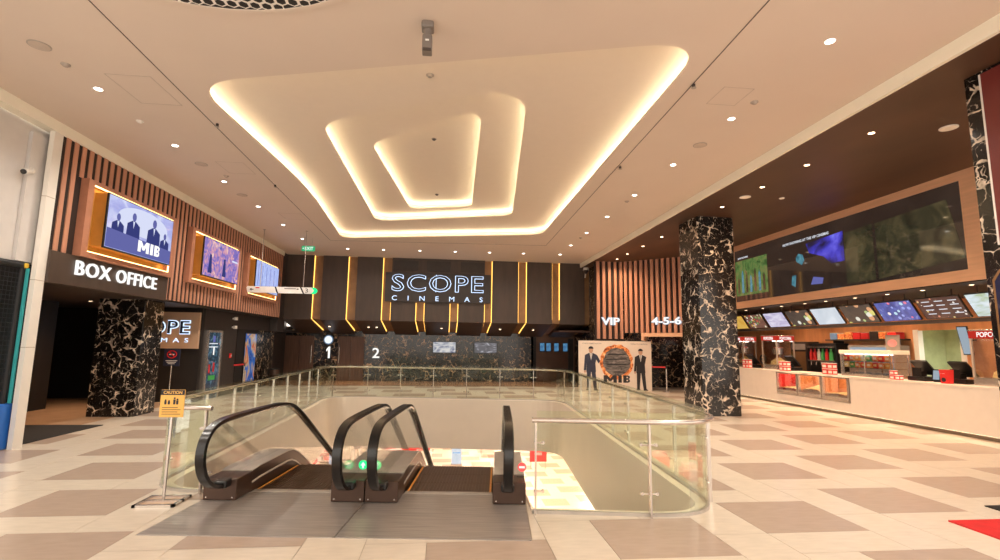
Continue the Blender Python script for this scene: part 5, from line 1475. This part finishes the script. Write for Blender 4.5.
# snack display case
dc = thing('display_case', 'glass snack display case with a white top on the counter', 'display case', (10.95, 11.7, 1.02))
x0, x1, y0, y1 = 10.62, 11.12, 10.95, 12.48
box('base', (x0, y0, 1.02), (x1, y1, 1.09), 'steel', dc, 0.006)
box('top', (x0 - 0.02, y0 - 0.02, 1.60), (x1 + 0.02, y1 + 0.02, 1.70), 'cream fascia', dc, 0.012)
for y in (y0, (y0 + y1) / 2 - 0.01, y1 - 0.02):
    box('post', (x0, y, 1.09), (x0 + 0.02, y + 0.02, 1.60), 'steel', dc)
    box('post', (x1 - 0.02, y, 1.09), (x1, y + 0.02, 1.60), 'steel', dc)
box('pane', (x0 + 0.005, y0 + 0.02, 1.09), (x0 + 0.011, y1 - 0.02, 1.60), 'case glass', dc)
box('pane', (x0 + 0.02, y0 + 0.005, 1.09), (x1 - 0.02, y0 + 0.011, 1.60), 'case glass', dc)
for z in (1.25, 1.42):
    box('shelf', (x0 + 0.03, y0 + 0.02, z - 0.012), (x1 - 0.03, y1 - 0.02, z), 'steel', dc)
mb = MB(); mb.box((x0 + 0.10, y0 + 0.05, 1.585), (x0 + 0.14, y1 - 0.05, 1.60)); mb.build('lamp_tube', 'lamp face', dc)
def packet(w, d, h, m):
    mb = MB(); n = 8
    for (z, s) in ((0, 0.75), (h * 0.12, 0.98), (h * 0.5, 1.06), (h * 0.88, 0.98), (h, 0.8)):
        pass
    prof_ = ((0, 0.35), (h * 0.10, 0.85), (h * 0.5, 1.1), (h * 0.9, 0.85), (h, 0.3))
    vv = []; ff = []
    for z, s in prof_:
        vv += [(-d / 2 * s, -w / 2, z), (d / 2 * s, -w / 2, z), (d / 2 * s, w / 2, z), (-d / 2 * s, w / 2, z)]
    for k in range(len(prof_) - 1):
        for q in range(4):
            ff.append((k * 4 + q, k * 4 + (q + 1) % 4, k * 4 + 4 + (q + 1) % 4, k * 4 + 4 + q))
    ff += [(3, 2, 1, 0), tuple(range(len(vv) - 4, len(vv)))]
    mb.add(vv, ff); return mb
PKM = ['red print', 'snack print', 'comb orange', 'popcorn', 'green plastic', 'snack print', 'red print', 'comb orange']
PKC = ['red', 'patterned', 'orange', 'yellow', 'green', 'patterned', 'red', 'orange']
pks = {m_: packet(0.15, 0.07, 0.145, None).mesh('snack_packet', m_) for m_ in set(PKM)}
for z, ln, sh in ((1.251, 'lower', 3), (1.421, 'upper', 0)):
    for i in range(8):
        q_ = (i + sh) % 8
        t = thing('snack_packet', '%s from left, %s packet on the %s shelf of the display case' % (['first', 'second', 'third', 'fourth', 'fifth', 'sixth', 'seventh', 'eighth'][i], PKC[q_], ln), 'snack packet', (10.72 + 0.01 * (i % 2), 12.36 - i * 0.178, z), group='snack packets in the display case')
        o = bpy.data.objects.new('bag', pks[PKM[q_]]); COL.objects.link(o); o.parent = t
        mb = MB(); mb.box((-0.042, -0.045, 0.045), (-0.037, 0.045, 0.10)); mb.build('printed_label', 'print white' if q_ % 2 else 'popcorn', t, local=True)
for y_, l in ((12.1, 'left'), (11.35, 'right')):
    t = thing('snack_tray', '%s shallow steel tray at the bottom of the display case' % l, 'tray', (10.85, y_, 1.09))
    box('tray', (10.68, y_ - 0.3, 1.091), (11.05, y_ + 0.3, 1.115), 'deck metal', t, 0.006)
    box('rim', (10.66, y_ - 0.32, 1.113), (11.07, y_ + 0.32, 1.119), 'steel', t)
# red and white snack boxes in piles on the worktop
def snack_box(x, y, z, rz, lab, s=1.0):
    t = thing('snack_box', lab, 'box', (x, y, z), rz, group='red and white boxes on the counter')
    mb = MB(); mb.box((-0.07 * s, -0.09 * s, 0), (0.07 * s, 0.09 * s, 0.14 * s)); mb.build('carton', 'red print', t, local=True)
    mb = MB(); mb.box((-0.073 * s, -0.065 * s, 0.03 * s), (-0.070 * s, 0.065 * s, 0.10 * s)); mb.box((-0.055 * s, -0.093 * s, 0.03 * s), (0.055 * s, -0.090 * s, 0.10 * s)); mb.build('printed_label', 'print white', t, local=True)
    mb = MB(); mb.box((-0.075 * s, -0.095 * s, 0.14 * s), (0.075 * s, 0.095 * s, 0.155 * s)); mb.build('lid', 'print white', t, local=True)
PILES = [(10.62, 14.72, 'beside the left popcorn machine', 0.95), (10.60, 12.86, 'left of the display case', 1.0), (10.66, 16.75, 'by the tall marble pillar', 0.95), (10.58, 10.78, 'right of the display case', 0.7)]
for (x, y, where, s) in PILES:
    for k, (dy, dz, nm) in enumerate(((0.10, 0, 'left lower'), (-0.10, 0, 'right lower'), (0.10, 1, 'left upper'), (-0.10, 1, 'right upper'))):
        if where.startswith('right') and k == 3: continue
        snack_box(x, y + dy * s, 1.021 + dz * 0.156 * s, 0.0, '%s red and white carton of the pile %s' % (nm, where), s)
# drinks fountain, coffee cabinet on the back counter
bc = thing('back_counter', 'dark low cabinet run along the orange wall behind the counter', 'cabinet', (12.3, 15.0, 0))
box('carcass', (12.0, 12.25, 0.0), (12.59, 18.2, 0.88), 'charcoal', bc)
box('worktop', (11.97, 12.25, 0.88), (12.59, 18.2, 0.92), 'steel', bc)
for k in range(7):
    box('cabinet_door', (11.98, 12.3 + k * 0.84, 0.1), (12.0, 13.1 + k * 0.84, 0.85), 'bronze metal', bc)
df = thing('drinks_dispenser', 'black drinks dispenser with green and red printed front', 'drinks machine', (12.25, 14.85, 0.92))
box('body', (12.05, 14.3, 0.92), (12.5, 15.45, 1.9), 'black plastic', df, 0.015)
for k in range(6):
    mb = MB(); yk = 14.45 + 0.17 * k; mb.lathe([(0.05, 1.36), (0.055, 1.40), (0.055, 1.58), (0.025, 1.66), (0.025, 1.72)], (12.0, yk, 0), 10); mb.build('bottle_front', ['green plastic', 'red print', 'green plastic', 'print white', 'red print', 'red print'][k], df, True)
box('shelf', (11.93, 14.35, 1.33), (12.06, 15.40, 1.36), 'steel', df)
box('shelf', (11.93, 14.35, 1.76), (12.06, 15.40, 1.79), 'steel', df)
for k in range(5):
    mb = MB(); mb.cyl((11.98, 14.42 + 0.22 * k, 1.30), (11.98, 14.42 + 0.22 * k, 1.20), 0.02, n=8); mb.box((11.97, 14.41 + 0.22 * k, 1.29), (12.05, 14.43 + 0.22 * k, 1.31)); mb.build('tap', 'steel', df)
box('drip_tray', (11.92, 14.35, 0.93), (12.06, 15.40, 0.97), 'steel', df)
cc = thing('hot_drinks_cabinet', 'dark cabinet with an orange glass front left of the drinks dispenser', 'cabinet', (12.25, 15.95, 0.92))
box('body', (12.05, 15.55, 0.92), (12.5, 16.35, 1.95), 'charcoal', cc, 0.012)
box('glass_front', (12.03, 15.62, 0.98), (12.05, 16.28, 1.62), 'channel bronze', cc)
box('header', (12.03, 15.62, 1.68), (12.05, 16.28, 1.88), 'ink grey', cc)
ws = thing('wall_shelf', 'dark wall shelf holding cartons behind the display case', 'shelf', (12.4, 13.6, 2.0))
box('board', (12.2, 12.3, 1.98), (12.6, 14.9, 2.02), 'charcoal', ws)
for y in (12.6, 14.6):
    box('bracket', (12.25, y, 1.86), (12.6, y + 0.03, 1.98), 'charcoal', ws)
SH = ['red print', 'snack print', 'charcoal', 'red print', 'red print', 'snack print', 'snack print', 'blue print']
SN = ['dark', 'patterned', 'black', 'bright red', 'second bright red', 'mixed print', 'orange print', 'blue']
order = ['rightmost', 'second from right', 'third from right', 'fourth from right', 'fourth from left', 'third from left', 'second from left', 'leftmost']
for k in range(8):
    y = 12.42 + k * 0.30
    t = thing('carton', '%s carton on the wall shelf behind the display case' % order[k], 'box', (12.4, y + 0.13, 2.02), group='cartons on the wall shelf')
    box('body', (12.28, y, 2.021), (12.55, y + 0.26, 2.20 + 0.02 * (k % 3)), SH[k], t, 0.004)
    box('flap', (12.28, y + 0.005, 2.20 + 0.02 * (k % 3)), (12.55, y + 0.255, 2.206 + 0.02 * (k % 3)), 'cream paint', t)
fz = thing('upright_cooler', 'glass-fronted cooler with blue-grey light behind the display case', 'cooler', (12.3, 12.65, 0.92))
box('body', (12.1, 12.3, 0.93), (12.55, 13.9, 1.84), 'grey fixture', fz, 0.012)
box('glass_front', (12.085, 12.38, 1.2), (12.1, 13.8, 1.78), 'cool white', fz)
pb = thing('picture_board', 'small grey panel with a pink picture standing on the display case', 'picture board', (10.95, 11.17, 1.70))
box('panel', (10.93, 10.98, 1.71), (10.96, 11.36, 2.08), 'cloth grey', pb)
mb = MB(); mb.prism(ell(11.17, 1.88, 0.13, 0.09), 0, 10.925, 10.93); mb.build('picture', 'pink print', pb)
mb = MB(); mb.box((10.90, 11.1, 1.70), (11.0, 11.24, 1.712)); mb.build('foot', 'steel', pb)
# point of sale terminals
def pos(x, y, rz, lab):
    t = thing('till_terminal', lab, 'till', (x, y, 1.02), rz, group='tills on the counter')
    mb = MB(); mb.bevbox((-0.20, -0.22, 0), (0.20, 0.22, 0.10), 0.012); mb.build('cash_drawer', 'black plastic', t, local=True)
    mb = MB(); mb.bevbox((-0.03, -0.06, 0.10), (0.08, 0.06, 0.22), 0.012); mb.build('stand', 'black plastic', t, local=True)
    mb = MB(); pf = [(-0.17, 0.16), (0.10, 0.46), (0.125, 0.44), (-0.145, 0.135)]; mb.prism([(p[0], p[1]) for p in pf], 1, -0.20, 0.20); mo = mb.build('monitor', 'black plastic', t, local=True)
    mb = MB(); mb.prism([(-0.175, 0.163), (0.095, 0.463), (0.09, 0.468), (-0.18, 0.168)], 1, -0.185, 0.185); mb.build('monitor_glass', 'rubber', mo, local=True)
    mb = MB(); mb.box((0.16, -0.10, 0.10), (0.18, 0.10, 0.30)); mb.build('customer_display', 'black plastic', t, local=True)
pos(10.95, 10.45, PI, 'black till with tilted monitor right of the display case')
pos(11.0, 9.62, PI, 'black till with tilted monitor left of the right popcorn machine')
pos(11.0, 16.98, PI, 'black till beside the tall marble pillar')
pos(11.05, 14.98, PI, 'black till partly behind the left popcorn machine')
ts = thing('card_tablet', 'small white-screened tablet on a stand between the right tills', 'tablet', (10.85, 10.03, 1.02))
mb = MB(); mb.prism([(10.80, 1.04), (10.84, 1.30), (10.86, 1.30), (10.83, 1.04)], 1, 9.93, 10.13); mb.build('frame', 'black plastic', ts)
mb = MB(); mb.prism([(10.803, 1.075), (10.834, 1.275), (10.830, 1.276), (10.799, 1.075)], 1, 9.96, 10.10); mb.build('screen', 'cool white', ts)
box('foot', (10.80, 9.97, 1.02), (10.95, 10.09, 1.04), 'black plastic', ts)
bk = thing('popcorn_bucket', 'red printed popcorn carton standing on the counter left of the right machine', 'carton', (10.62, 9.62, 1.02))
mb = MB(); mb.add([(10.55, 9.55, 1.02), (10.69, 9.55, 1.02), (10.69, 9.69, 1.02), (10.55, 9.69, 1.02), (10.535, 9.535, 1.31), (10.705, 9.535, 1.31), (10.705, 9.705, 1.31), (10.535, 9.705, 1.31)], [(3, 2, 1, 0), (4, 5, 6, 7), (0, 1, 5, 4), (1, 2, 6, 5), (2, 3, 7, 6), (3, 0, 4, 7)]); mb.build('carton', 'red print', bk)
text('lettering', 'POP', '-X', (10.543, 9.62, 1.24), 0.10, 0.035, 0.004, 'print white', bk, 0.03)
mb = MB(); mb.cyl((10.535, 9.62, 1.10), (10.543, 9.62, 1.10), 0.045, n=16); mb.build('round_picture', 'ink', bk)
fn = thing('desk_fan', 'small black round fan on the counter beside the tall marble pillar', 'fan', (11.0, 16.32, 1.02))
mb = MB(); mb.lathe([(0.09, 0), (0.09, 0.015), (0.03, 0.03)], (11.0, 16.32, 1.02), 16); mb.build('base', 'black plastic', fn, True)
mb = MB(); mb.cyl((11.0, 16.32, 1.05), (11.0, 16.32, 1.22), 0.015, n=8); mb.build('stem', 'black plastic', fn, True)
mb = MB(); mb.sweep([(10.98, 16.32 + 0.15 * math.cos(2 * PI * k / 24), 1.33 + 0.15 * math.sin(2 * PI * k / 24)) for k in range(24)], [(-0.02, -0.02), (0.02, -0.02), (0.02, 0.02), (-0.02, 0.02)], closed=True, upv=(1, 0, 0)); mb.build('guard_ring', 'black plastic', fn, True)
mb = MB(); mb.cyl((10.95, 16.32, 1.33), (11.05, 16.32, 1.33), 0.045, n=14); mb.build('hub', 'black plastic', fn, True)
for k in range(3):
    a = 2 * PI * k / 3
    mb = MB(); mb.add([(10.97, 16.32 + 0.03 * math.cos(a), 1.33 + 0.03 * math.sin(a)), (10.985, 16.32 + 0.13 * math.cos(a - 0.3), 1.33 + 0.13 * math.sin(a - 0.3)), (11.0, 16.32 + 0.13 * math.cos(a + 0.4), 1.33 + 0.13 * math.sin(a + 0.4)), (10.99, 16.32 + 0.03 * math.cos(a + 0.5), 1.33 + 0.03 * math.sin(a + 0.5))], [(0, 1, 2, 3)]); mb.build('blade', 'charcoal', fn)
# kitchen contents and hanging tablet
kl = thing('kitchen_light', 'white strip lamp on the kitchen ceiling behind the doorway', 'ceiling light', (14, 11.7, 2.66))
box('housing', (13.2, 11.6, 2.66), (15.0, 11.8, 2.70), 'white plastic', kl)
box('diffuser', (13.2, 11.62, 2.64), (15.0, 11.78, 2.66), 'lamp face', kl)
spot('lamp', (14.0, 11.7, 2.62), 420, (0.95, 1.0, 0.85), 2.9, 1.0, kl)
kt = thing('kitchen_table', 'steel kitchen table with dark equipment seen through the doorway', 'table', (13.6, 11.6, 0))
box('top', (13.2, 10.9, 0.86), (14.2, 12.6, 0.90), 'steel', kt)
for x in (13.22, 14.14):
    for y in (10.92, 12.54):
        box('leg', (x, y, -0.01), (x + 0.04, y + 0.04, 0.86), 'steel', kt)
for k, (y, h, l) in enumerate(((11.2, 0.42, 'taller dark grey appliance on the kitchen table'), (11.9, 0.30, 'lower dark grey appliance on the kitchen table'))):
    t = thing('kitchen_appliance', l, 'appliance', (13.6, y, 0.9))
    box('body', (13.4, y - 0.2, 0.9), (13.9, y + 0.2, 0.9 + h), 'charcoal', t, 0.015)
    box('control_panel', (13.39, y - 0.15, 0.9 + h - 0.1), (13.4, y + 0.15, 0.9 + h - 0.03), 'steel', t)
hw = thing('hanging_screen', 'pale tilted screen hanging at the right jamb of the kitchen doorway', 'screen', (12.2, 10.7, 1.9))
mb = MB(); mb.prism([(10.80, 2.30), (10.55, 2.30), (10.45, 1.62), (10.68, 1.62)], 0, 12.30, 12.33); mb.build('housing', 'black plastic', hw)
mb = MB(); mb.prism([(10.78, 2.28), (10.57, 2.28), (10.47, 1.64), (10.67, 1.64)], 0, 12.295, 12.30); mb.build('screen', 'cool white', hw)
box('arm', (12.33, 10.6, 1.95), (12.6, 10.64, 2.0), 'charcoal', hw)

# ================================================================== PLAY AREA ON THE FAR LEFT
pc = thing('play_cage', 'blue padded play enclosure with black netting at the left edge', 'play area', (-7.2, 7.2, 0))
for k in range(3):
    box('barrier_pad', (-6.76, 5.75 + k * 0.98, 0.0), (-6.66, 6.71 + k * 0.98, 0.70), 'blue pad', pc, 0.03)
for y in (8.53, 6.4, 4.6):
    mb = MB(); mb.cyl((-6.71, y, 0.70), (-6.71, y, 2.86), 0.035, n=14); mb.build('padded_post', 'net black', pc, True)
mb = MB(); mb.cyl((-6.71, 4.4, 2.84), (-6.71, 8.55, 2.84), 0.05, n=12); mb.build('top_rail', 'net black', pc, True)
box('teal_post', (-6.68, 8.575, 0.7), (-6.64, 8.60, 2.8), 'teal frame', pc)
mb = MB(); mb.cyl((-6.71, 8.55, 2.84), (-6.65, 8.55, 2.84), 0.04, n=12); mb.build('post_cap', 'yellow pad', pc, True)
mb = MB(); yy = 4.6
while yy < 8.5:
    mb.box((-6.712, yy, 0.7), (-6.708, yy + 0.006, 2.8)); yy += 0.07
zz2 = 0.74
while zz2 < 2.8:
    mb.box((-6.712, 4.6, zz2), (-6.708, 8.5, zz2 + 0.006)); zz2 += 0.07
o = mb.build('netting', 'net black', pc); o['kind'] = 'stuff'
for (y, w, m, l) in ((8.42, 0.5, 'teal frame', 'wide teal pad standing inside the play enclosure nearest the white pier'), (7.82, 0.22, 'blue pad', 'narrow upright blue pad inside the play enclosure'), (7.1, 0.9, 'teal frame', 'wide teal pad at the left picture edge inside the play enclosure')):
    t = thing('wall_pad', l, 'pad', (-7.4, y, 0), group='pads inside the play enclosure')
    box('pad', (-7.45, y - w / 2, 0.0), (-7.30, y + w / 2, 2.6), m, t, 0.04)
    for z in (0.9, 1.6, 2.4):
        mb = MB(); mb.cyl((-7.30, y, z), (-7.28, y, z), 0.035, n=10); mb.build('stud', 'red print', t)
t = tag(MB().bevbox((-7.2, 8.05, 0.0), (-6.85, 8.4, 0.80), 0.08).build('foam_block', 'pink print', center=True), 'rounded purple-pink foam block behind the blue barrier', 'foam block')
downlight(-8.3, 7.4, 2.87, DL, 'added unseen white downlight brightening the play enclosure', None, 90, WARM)  # lamp added out of view to brighten the dark enclosure
# shop wall behind the play enclosure
mb = MB(); mb.box((-10.1, 3, -0.01), (-10, 8.6, 5.1))
struct('wall_play_rear', mb, 'black wall', 'dark rear wall inside the play area', 'wall')

# ================================================================== THE STOREY BELOW
def lbox(nm, a, b, m, parent, bev=0.0):
    return box(nm, (a[0], a[1], ZL + a[2]), (b[0], b[1], ZL + b[2]), m, parent, bev)
def shelf_unit(x, y, w, lab, m):
    t = thing('shop_shelving', lab, 'shelving', (x, y, ZL))
    for k in range(5):
        lbox('shelf', (x - w / 2, y - 0.2, 0.1 + 0.42 * k), (x + w / 2, y + 0.2, 0.13 + 0.42 * k), 'white paint', t)
    for sx in (-w / 2, w / 2 - 0.03):
        lbox('upright', (x + sx, y - 0.2, 0), (x + sx + 0.03, y + 0.2, 2.2), 'white paint', t)
    lbox('back_panel', (x - w / 2, y + 0.19, 0), (x + w / 2, y + 0.2, 2.2), m, t)
    return t
random.seed(11)
SHV = [(-6.6, 28.5, 1.6, 'pink backed shop shelving seen below left between the escalator handrails', 'goods pink'), (-2.6, 31.0, 1.8, 'pink backed shop shelving on the lower floor behind the mannequin', 'goods pink'), (-9.3, 30.0, 2.0, 'pale shop shelving on the lower floor at far left of the void', 'pink print')]
for (x, y, w, l, m) in SHV:
    shelf_unit(x, y, w, l, m)
    for k in range(4):
        for q in range(3):
            xx = x - w / 2 + 0.22 + q * (w - 0.3) / 3
            t = thing('folded_goods', '%s goods, %s shelf of the %s' % (['left', 'middle', 'right'][q], ['lowest', 'second', 'third', 'fourth'][k], l.split(' seen')[0].split(' on the')[0] + (' behind the mannequin' if 'mannequin' in l else ' downstairs')), 'goods', (xx + 0.15, y, ZL + 0.13 + 0.42 * k), group='folded goods on the lower shelving')
            lbox('stack', (xx, y - 0.16, 0.131 + 0.42 * k), (xx + 0.32, y + 0.12, 0.34 + 0.42 * k), ['pink print', 'print white', 'red print', 'goods pink'][(k + q) % 4], t, 0.02)
            lbox('top_piece', (xx + 0.02, y - 0.15, 0.34 + 0.42 * k), (xx + 0.30, y + 0.10, 0.37 + 0.42 * k), ['print white', 'pink print', 'goods pink'][(k + q) % 3], t, 0.01)
bs = thing('banner_stand', 'pale blue roll-up banner with pink print on the lower floor', 'banner', (0.75, 27.6, ZL))
lbox('base', (0.45, 27.5, 0), (1.05, 27.7, 0.06), 'steel', bs)
lbox('banner', (0.48, 27.59, 0.06), (1.02, 27.60, 1.9), 'menu pale', bs)
lbox('printed_block', (0.58, 27.585, 1.2), (0.92, 27.59, 1.45), 'pink print', bs)
lbox('printed_block', (0.55, 27.585, 0.6), (0.95, 27.59, 0.66), 'blue print', bs)
lbox('rear_pole', (0.74, 27.62, 0.05), (0.76, 27.64, 1.9), 'steel', bs)
tb = thing('shop_table', 'low white table on the lower floor right of the banner', 'table', (3.0, 29.8, ZL))
lbox('top', (2.2, 29.4, 0.72), (3.9, 30.2, 0.76), 'white paint', tb)
for x in (2.22, 3.84):
    for y in (29.42, 30.14):
        lbox('leg', (x, y, 0), (x + 0.04, y + 0.04, 0.72), 'steel', tb)
rb = thing('red_sale_board', 'red board with white print on the lower floor beside the right escalator', 'sign', (5.0, 26.6, ZL))
lbox('board', (4.55, 26.6, 0.35), (5.45, 26.63, 1.35), 'red print', rb)
for (x0, x1, z0, h_) in ((4.75, 5.25, 1.05, 0.14), (4.8, 5.2, 0.68, 0.14), (4.7, 5.3, 0.92, 0.03)):
    lbox('printed_block', (x0, 26.596, z0), (x1, 26.60, z0 + h_), 'pink print', rb)
for x in (4.6, 5.36):
    lbox('leg', (x, 26.6, 0), (x + 0.04, 26.66, 0.35), 'steel', rb)
for (x, m, l) in ((-1.6, 'red print', 'tall red pillar panel on the lower floor left of the banner'), (-5.35, 'cream fascia', 'pale panel on the lower floor behind the left escalator')):
    t = thing('display_stand', l, 'display', (x, 29.0, ZL))
    lbox('panel', (x - 0.3, 29.0, 0.05), (x + 0.3, 29.08, 2.9), m, t)
    lbox('foot', (x - 0.35, 28.9, 0), (x + 0.35, 29.2, 0.05), 'steel', t)
for (x, y, w, h, m_, m2, l) in ((-7.9, 27.0, 1.0, 0.75, 'print white', 'goods pink', 'white plinth piled with pink goods at the far left downstairs'), (-6.4, 25.6, 0.9, 0.6, 'goods pink', 'red print', 'pink plinth with red goods behind the left escalator downstairs'), (-5.5, 27.4, 0.5, 0.9, 'blue print', 'print white', 'pale blue plinth with white goods behind the left escalator downstairs'), (-3.4, 25.2, 0.8, 0.55, 'pink print', 'goods pink', 'pink plinth between the escalators downstairs'), (-2.3, 26.6, 1.0, 0.8, 'red print', 'pink print', 'red plinth with pink goods between the escalators downstairs'), (-1.0, 28.0, 0.8, 0.7, 'print white', 'red print', 'white plinth with red goods left of the banner downstairs')):
    t = thing('display_plinth', l, 'plinth', (x, y, ZL), group='goods plinths downstairs')
    lbox('body', (x - w / 2, y - 0.35, 0), (x + w / 2, y + 0.35, h), m_, t, 0.02)
    lbox('goods', (x - w / 2 + 0.08, y - 0.25, h), (x + w / 2 - 0.08, y + 0.25, h + 0.22), m2, t, 0.05)
# mannequin: one continuous skinned body with clothes as children
mq = thing('mannequin', 'pale shop mannequin in grey shorts on the lower floor between the escalators', 'mannequin', (-4.55, 28.2, ZL))
def skin_body(nm, verts, edges, radii, m, parent, root=0):
    me = bpy.data.meshes.new(nm); me.from_pydata(verts, edges, [])
    me.materials.append(MATS[m])
    o = bpy.data.objects.new(nm, me); COL.objects.link(o); o.parent = parent
    sk = o.modifiers.new('skin', 'SKIN'); sk.use_smooth_shade = True
    for i, r in enumerate(radii):
        me.skin_vertices[0].data[i].radius = (r, r)
        me.skin_vertices[0].data[i].use_root = (i == root)
    sb = o.modifiers.new('sub', 'SUBSURF'); sb.levels = 1; sb.render_levels = 1
    return o
mv = [(0, 0, 0.95), (0, 0, 1.15), (0, 0, 1.38), (0, 0, 1.50), (0, -0.01, 1.62), (0, 0, 1.72), (-0.17, 0, 1.40), (-0.24, 0, 1.14), (-0.25, -0.06, 0.90), (-0.25, -0.09, 0.80), (0.17, 0, 1.40), (0.24, 0, 1.14), (0.25, -0.06, 0.90), (0.25, -0.09, 0.80), (-0.09, 0, 0.88), (-0.10, 0, 0.50), (-0.10, 0.02, 0.09), (-0.10, -0.10, 0.03), (0.09, 0, 0.88), (0.11, -0.02, 0.50), (0.11, 0.02, 0.09), (0.12, -0.10, 0.03)]
me_ = [(0, 1), (1, 2), (2, 3), (3, 4), (4, 5), (2, 6), (6, 7), (7, 8), (8, 9), (2, 10), (10, 11), (11, 12), (12, 13), (0, 14), (14, 15), (15, 16), (16, 17), (0, 18), (18, 19), (19, 20), (20, 21)]
mr = [0.14, 0.12, 0.13, 0.05, 0.085, 0.07, 0.055, 0.042, 0.032, 0.028, 0.055, 0.042, 0.032, 0.028, 0.085, 0.058, 0.038, 0.03, 0.085, 0.058, 0.038, 0.03]
skin_body('body', mv, me_, mr, 'mannequin white', mq)
mb = MB(); mb.lathe([(0.17, 0.78), (0.20, 0.9), (0.17, 1.05)], (-4.55, 28.2, ZL), 16); mb.build('shorts', 'cloth grey', mq, True)
mb = MB(); mb.lathe([(0.17, 1.04), (0.155, 1.15), (0.18, 1.34), (0.10, 1.46)], (-4.55, 28.2, ZL), 16); mb.build('top', 'print white', mq, True)
mb = MB(); mb.cyl((-4.55, 28.2, ZL), (-4.55, 28.2, ZL + 0.015), 0.25, n=20); mb.build('base_disc', 'steel', mq, True)
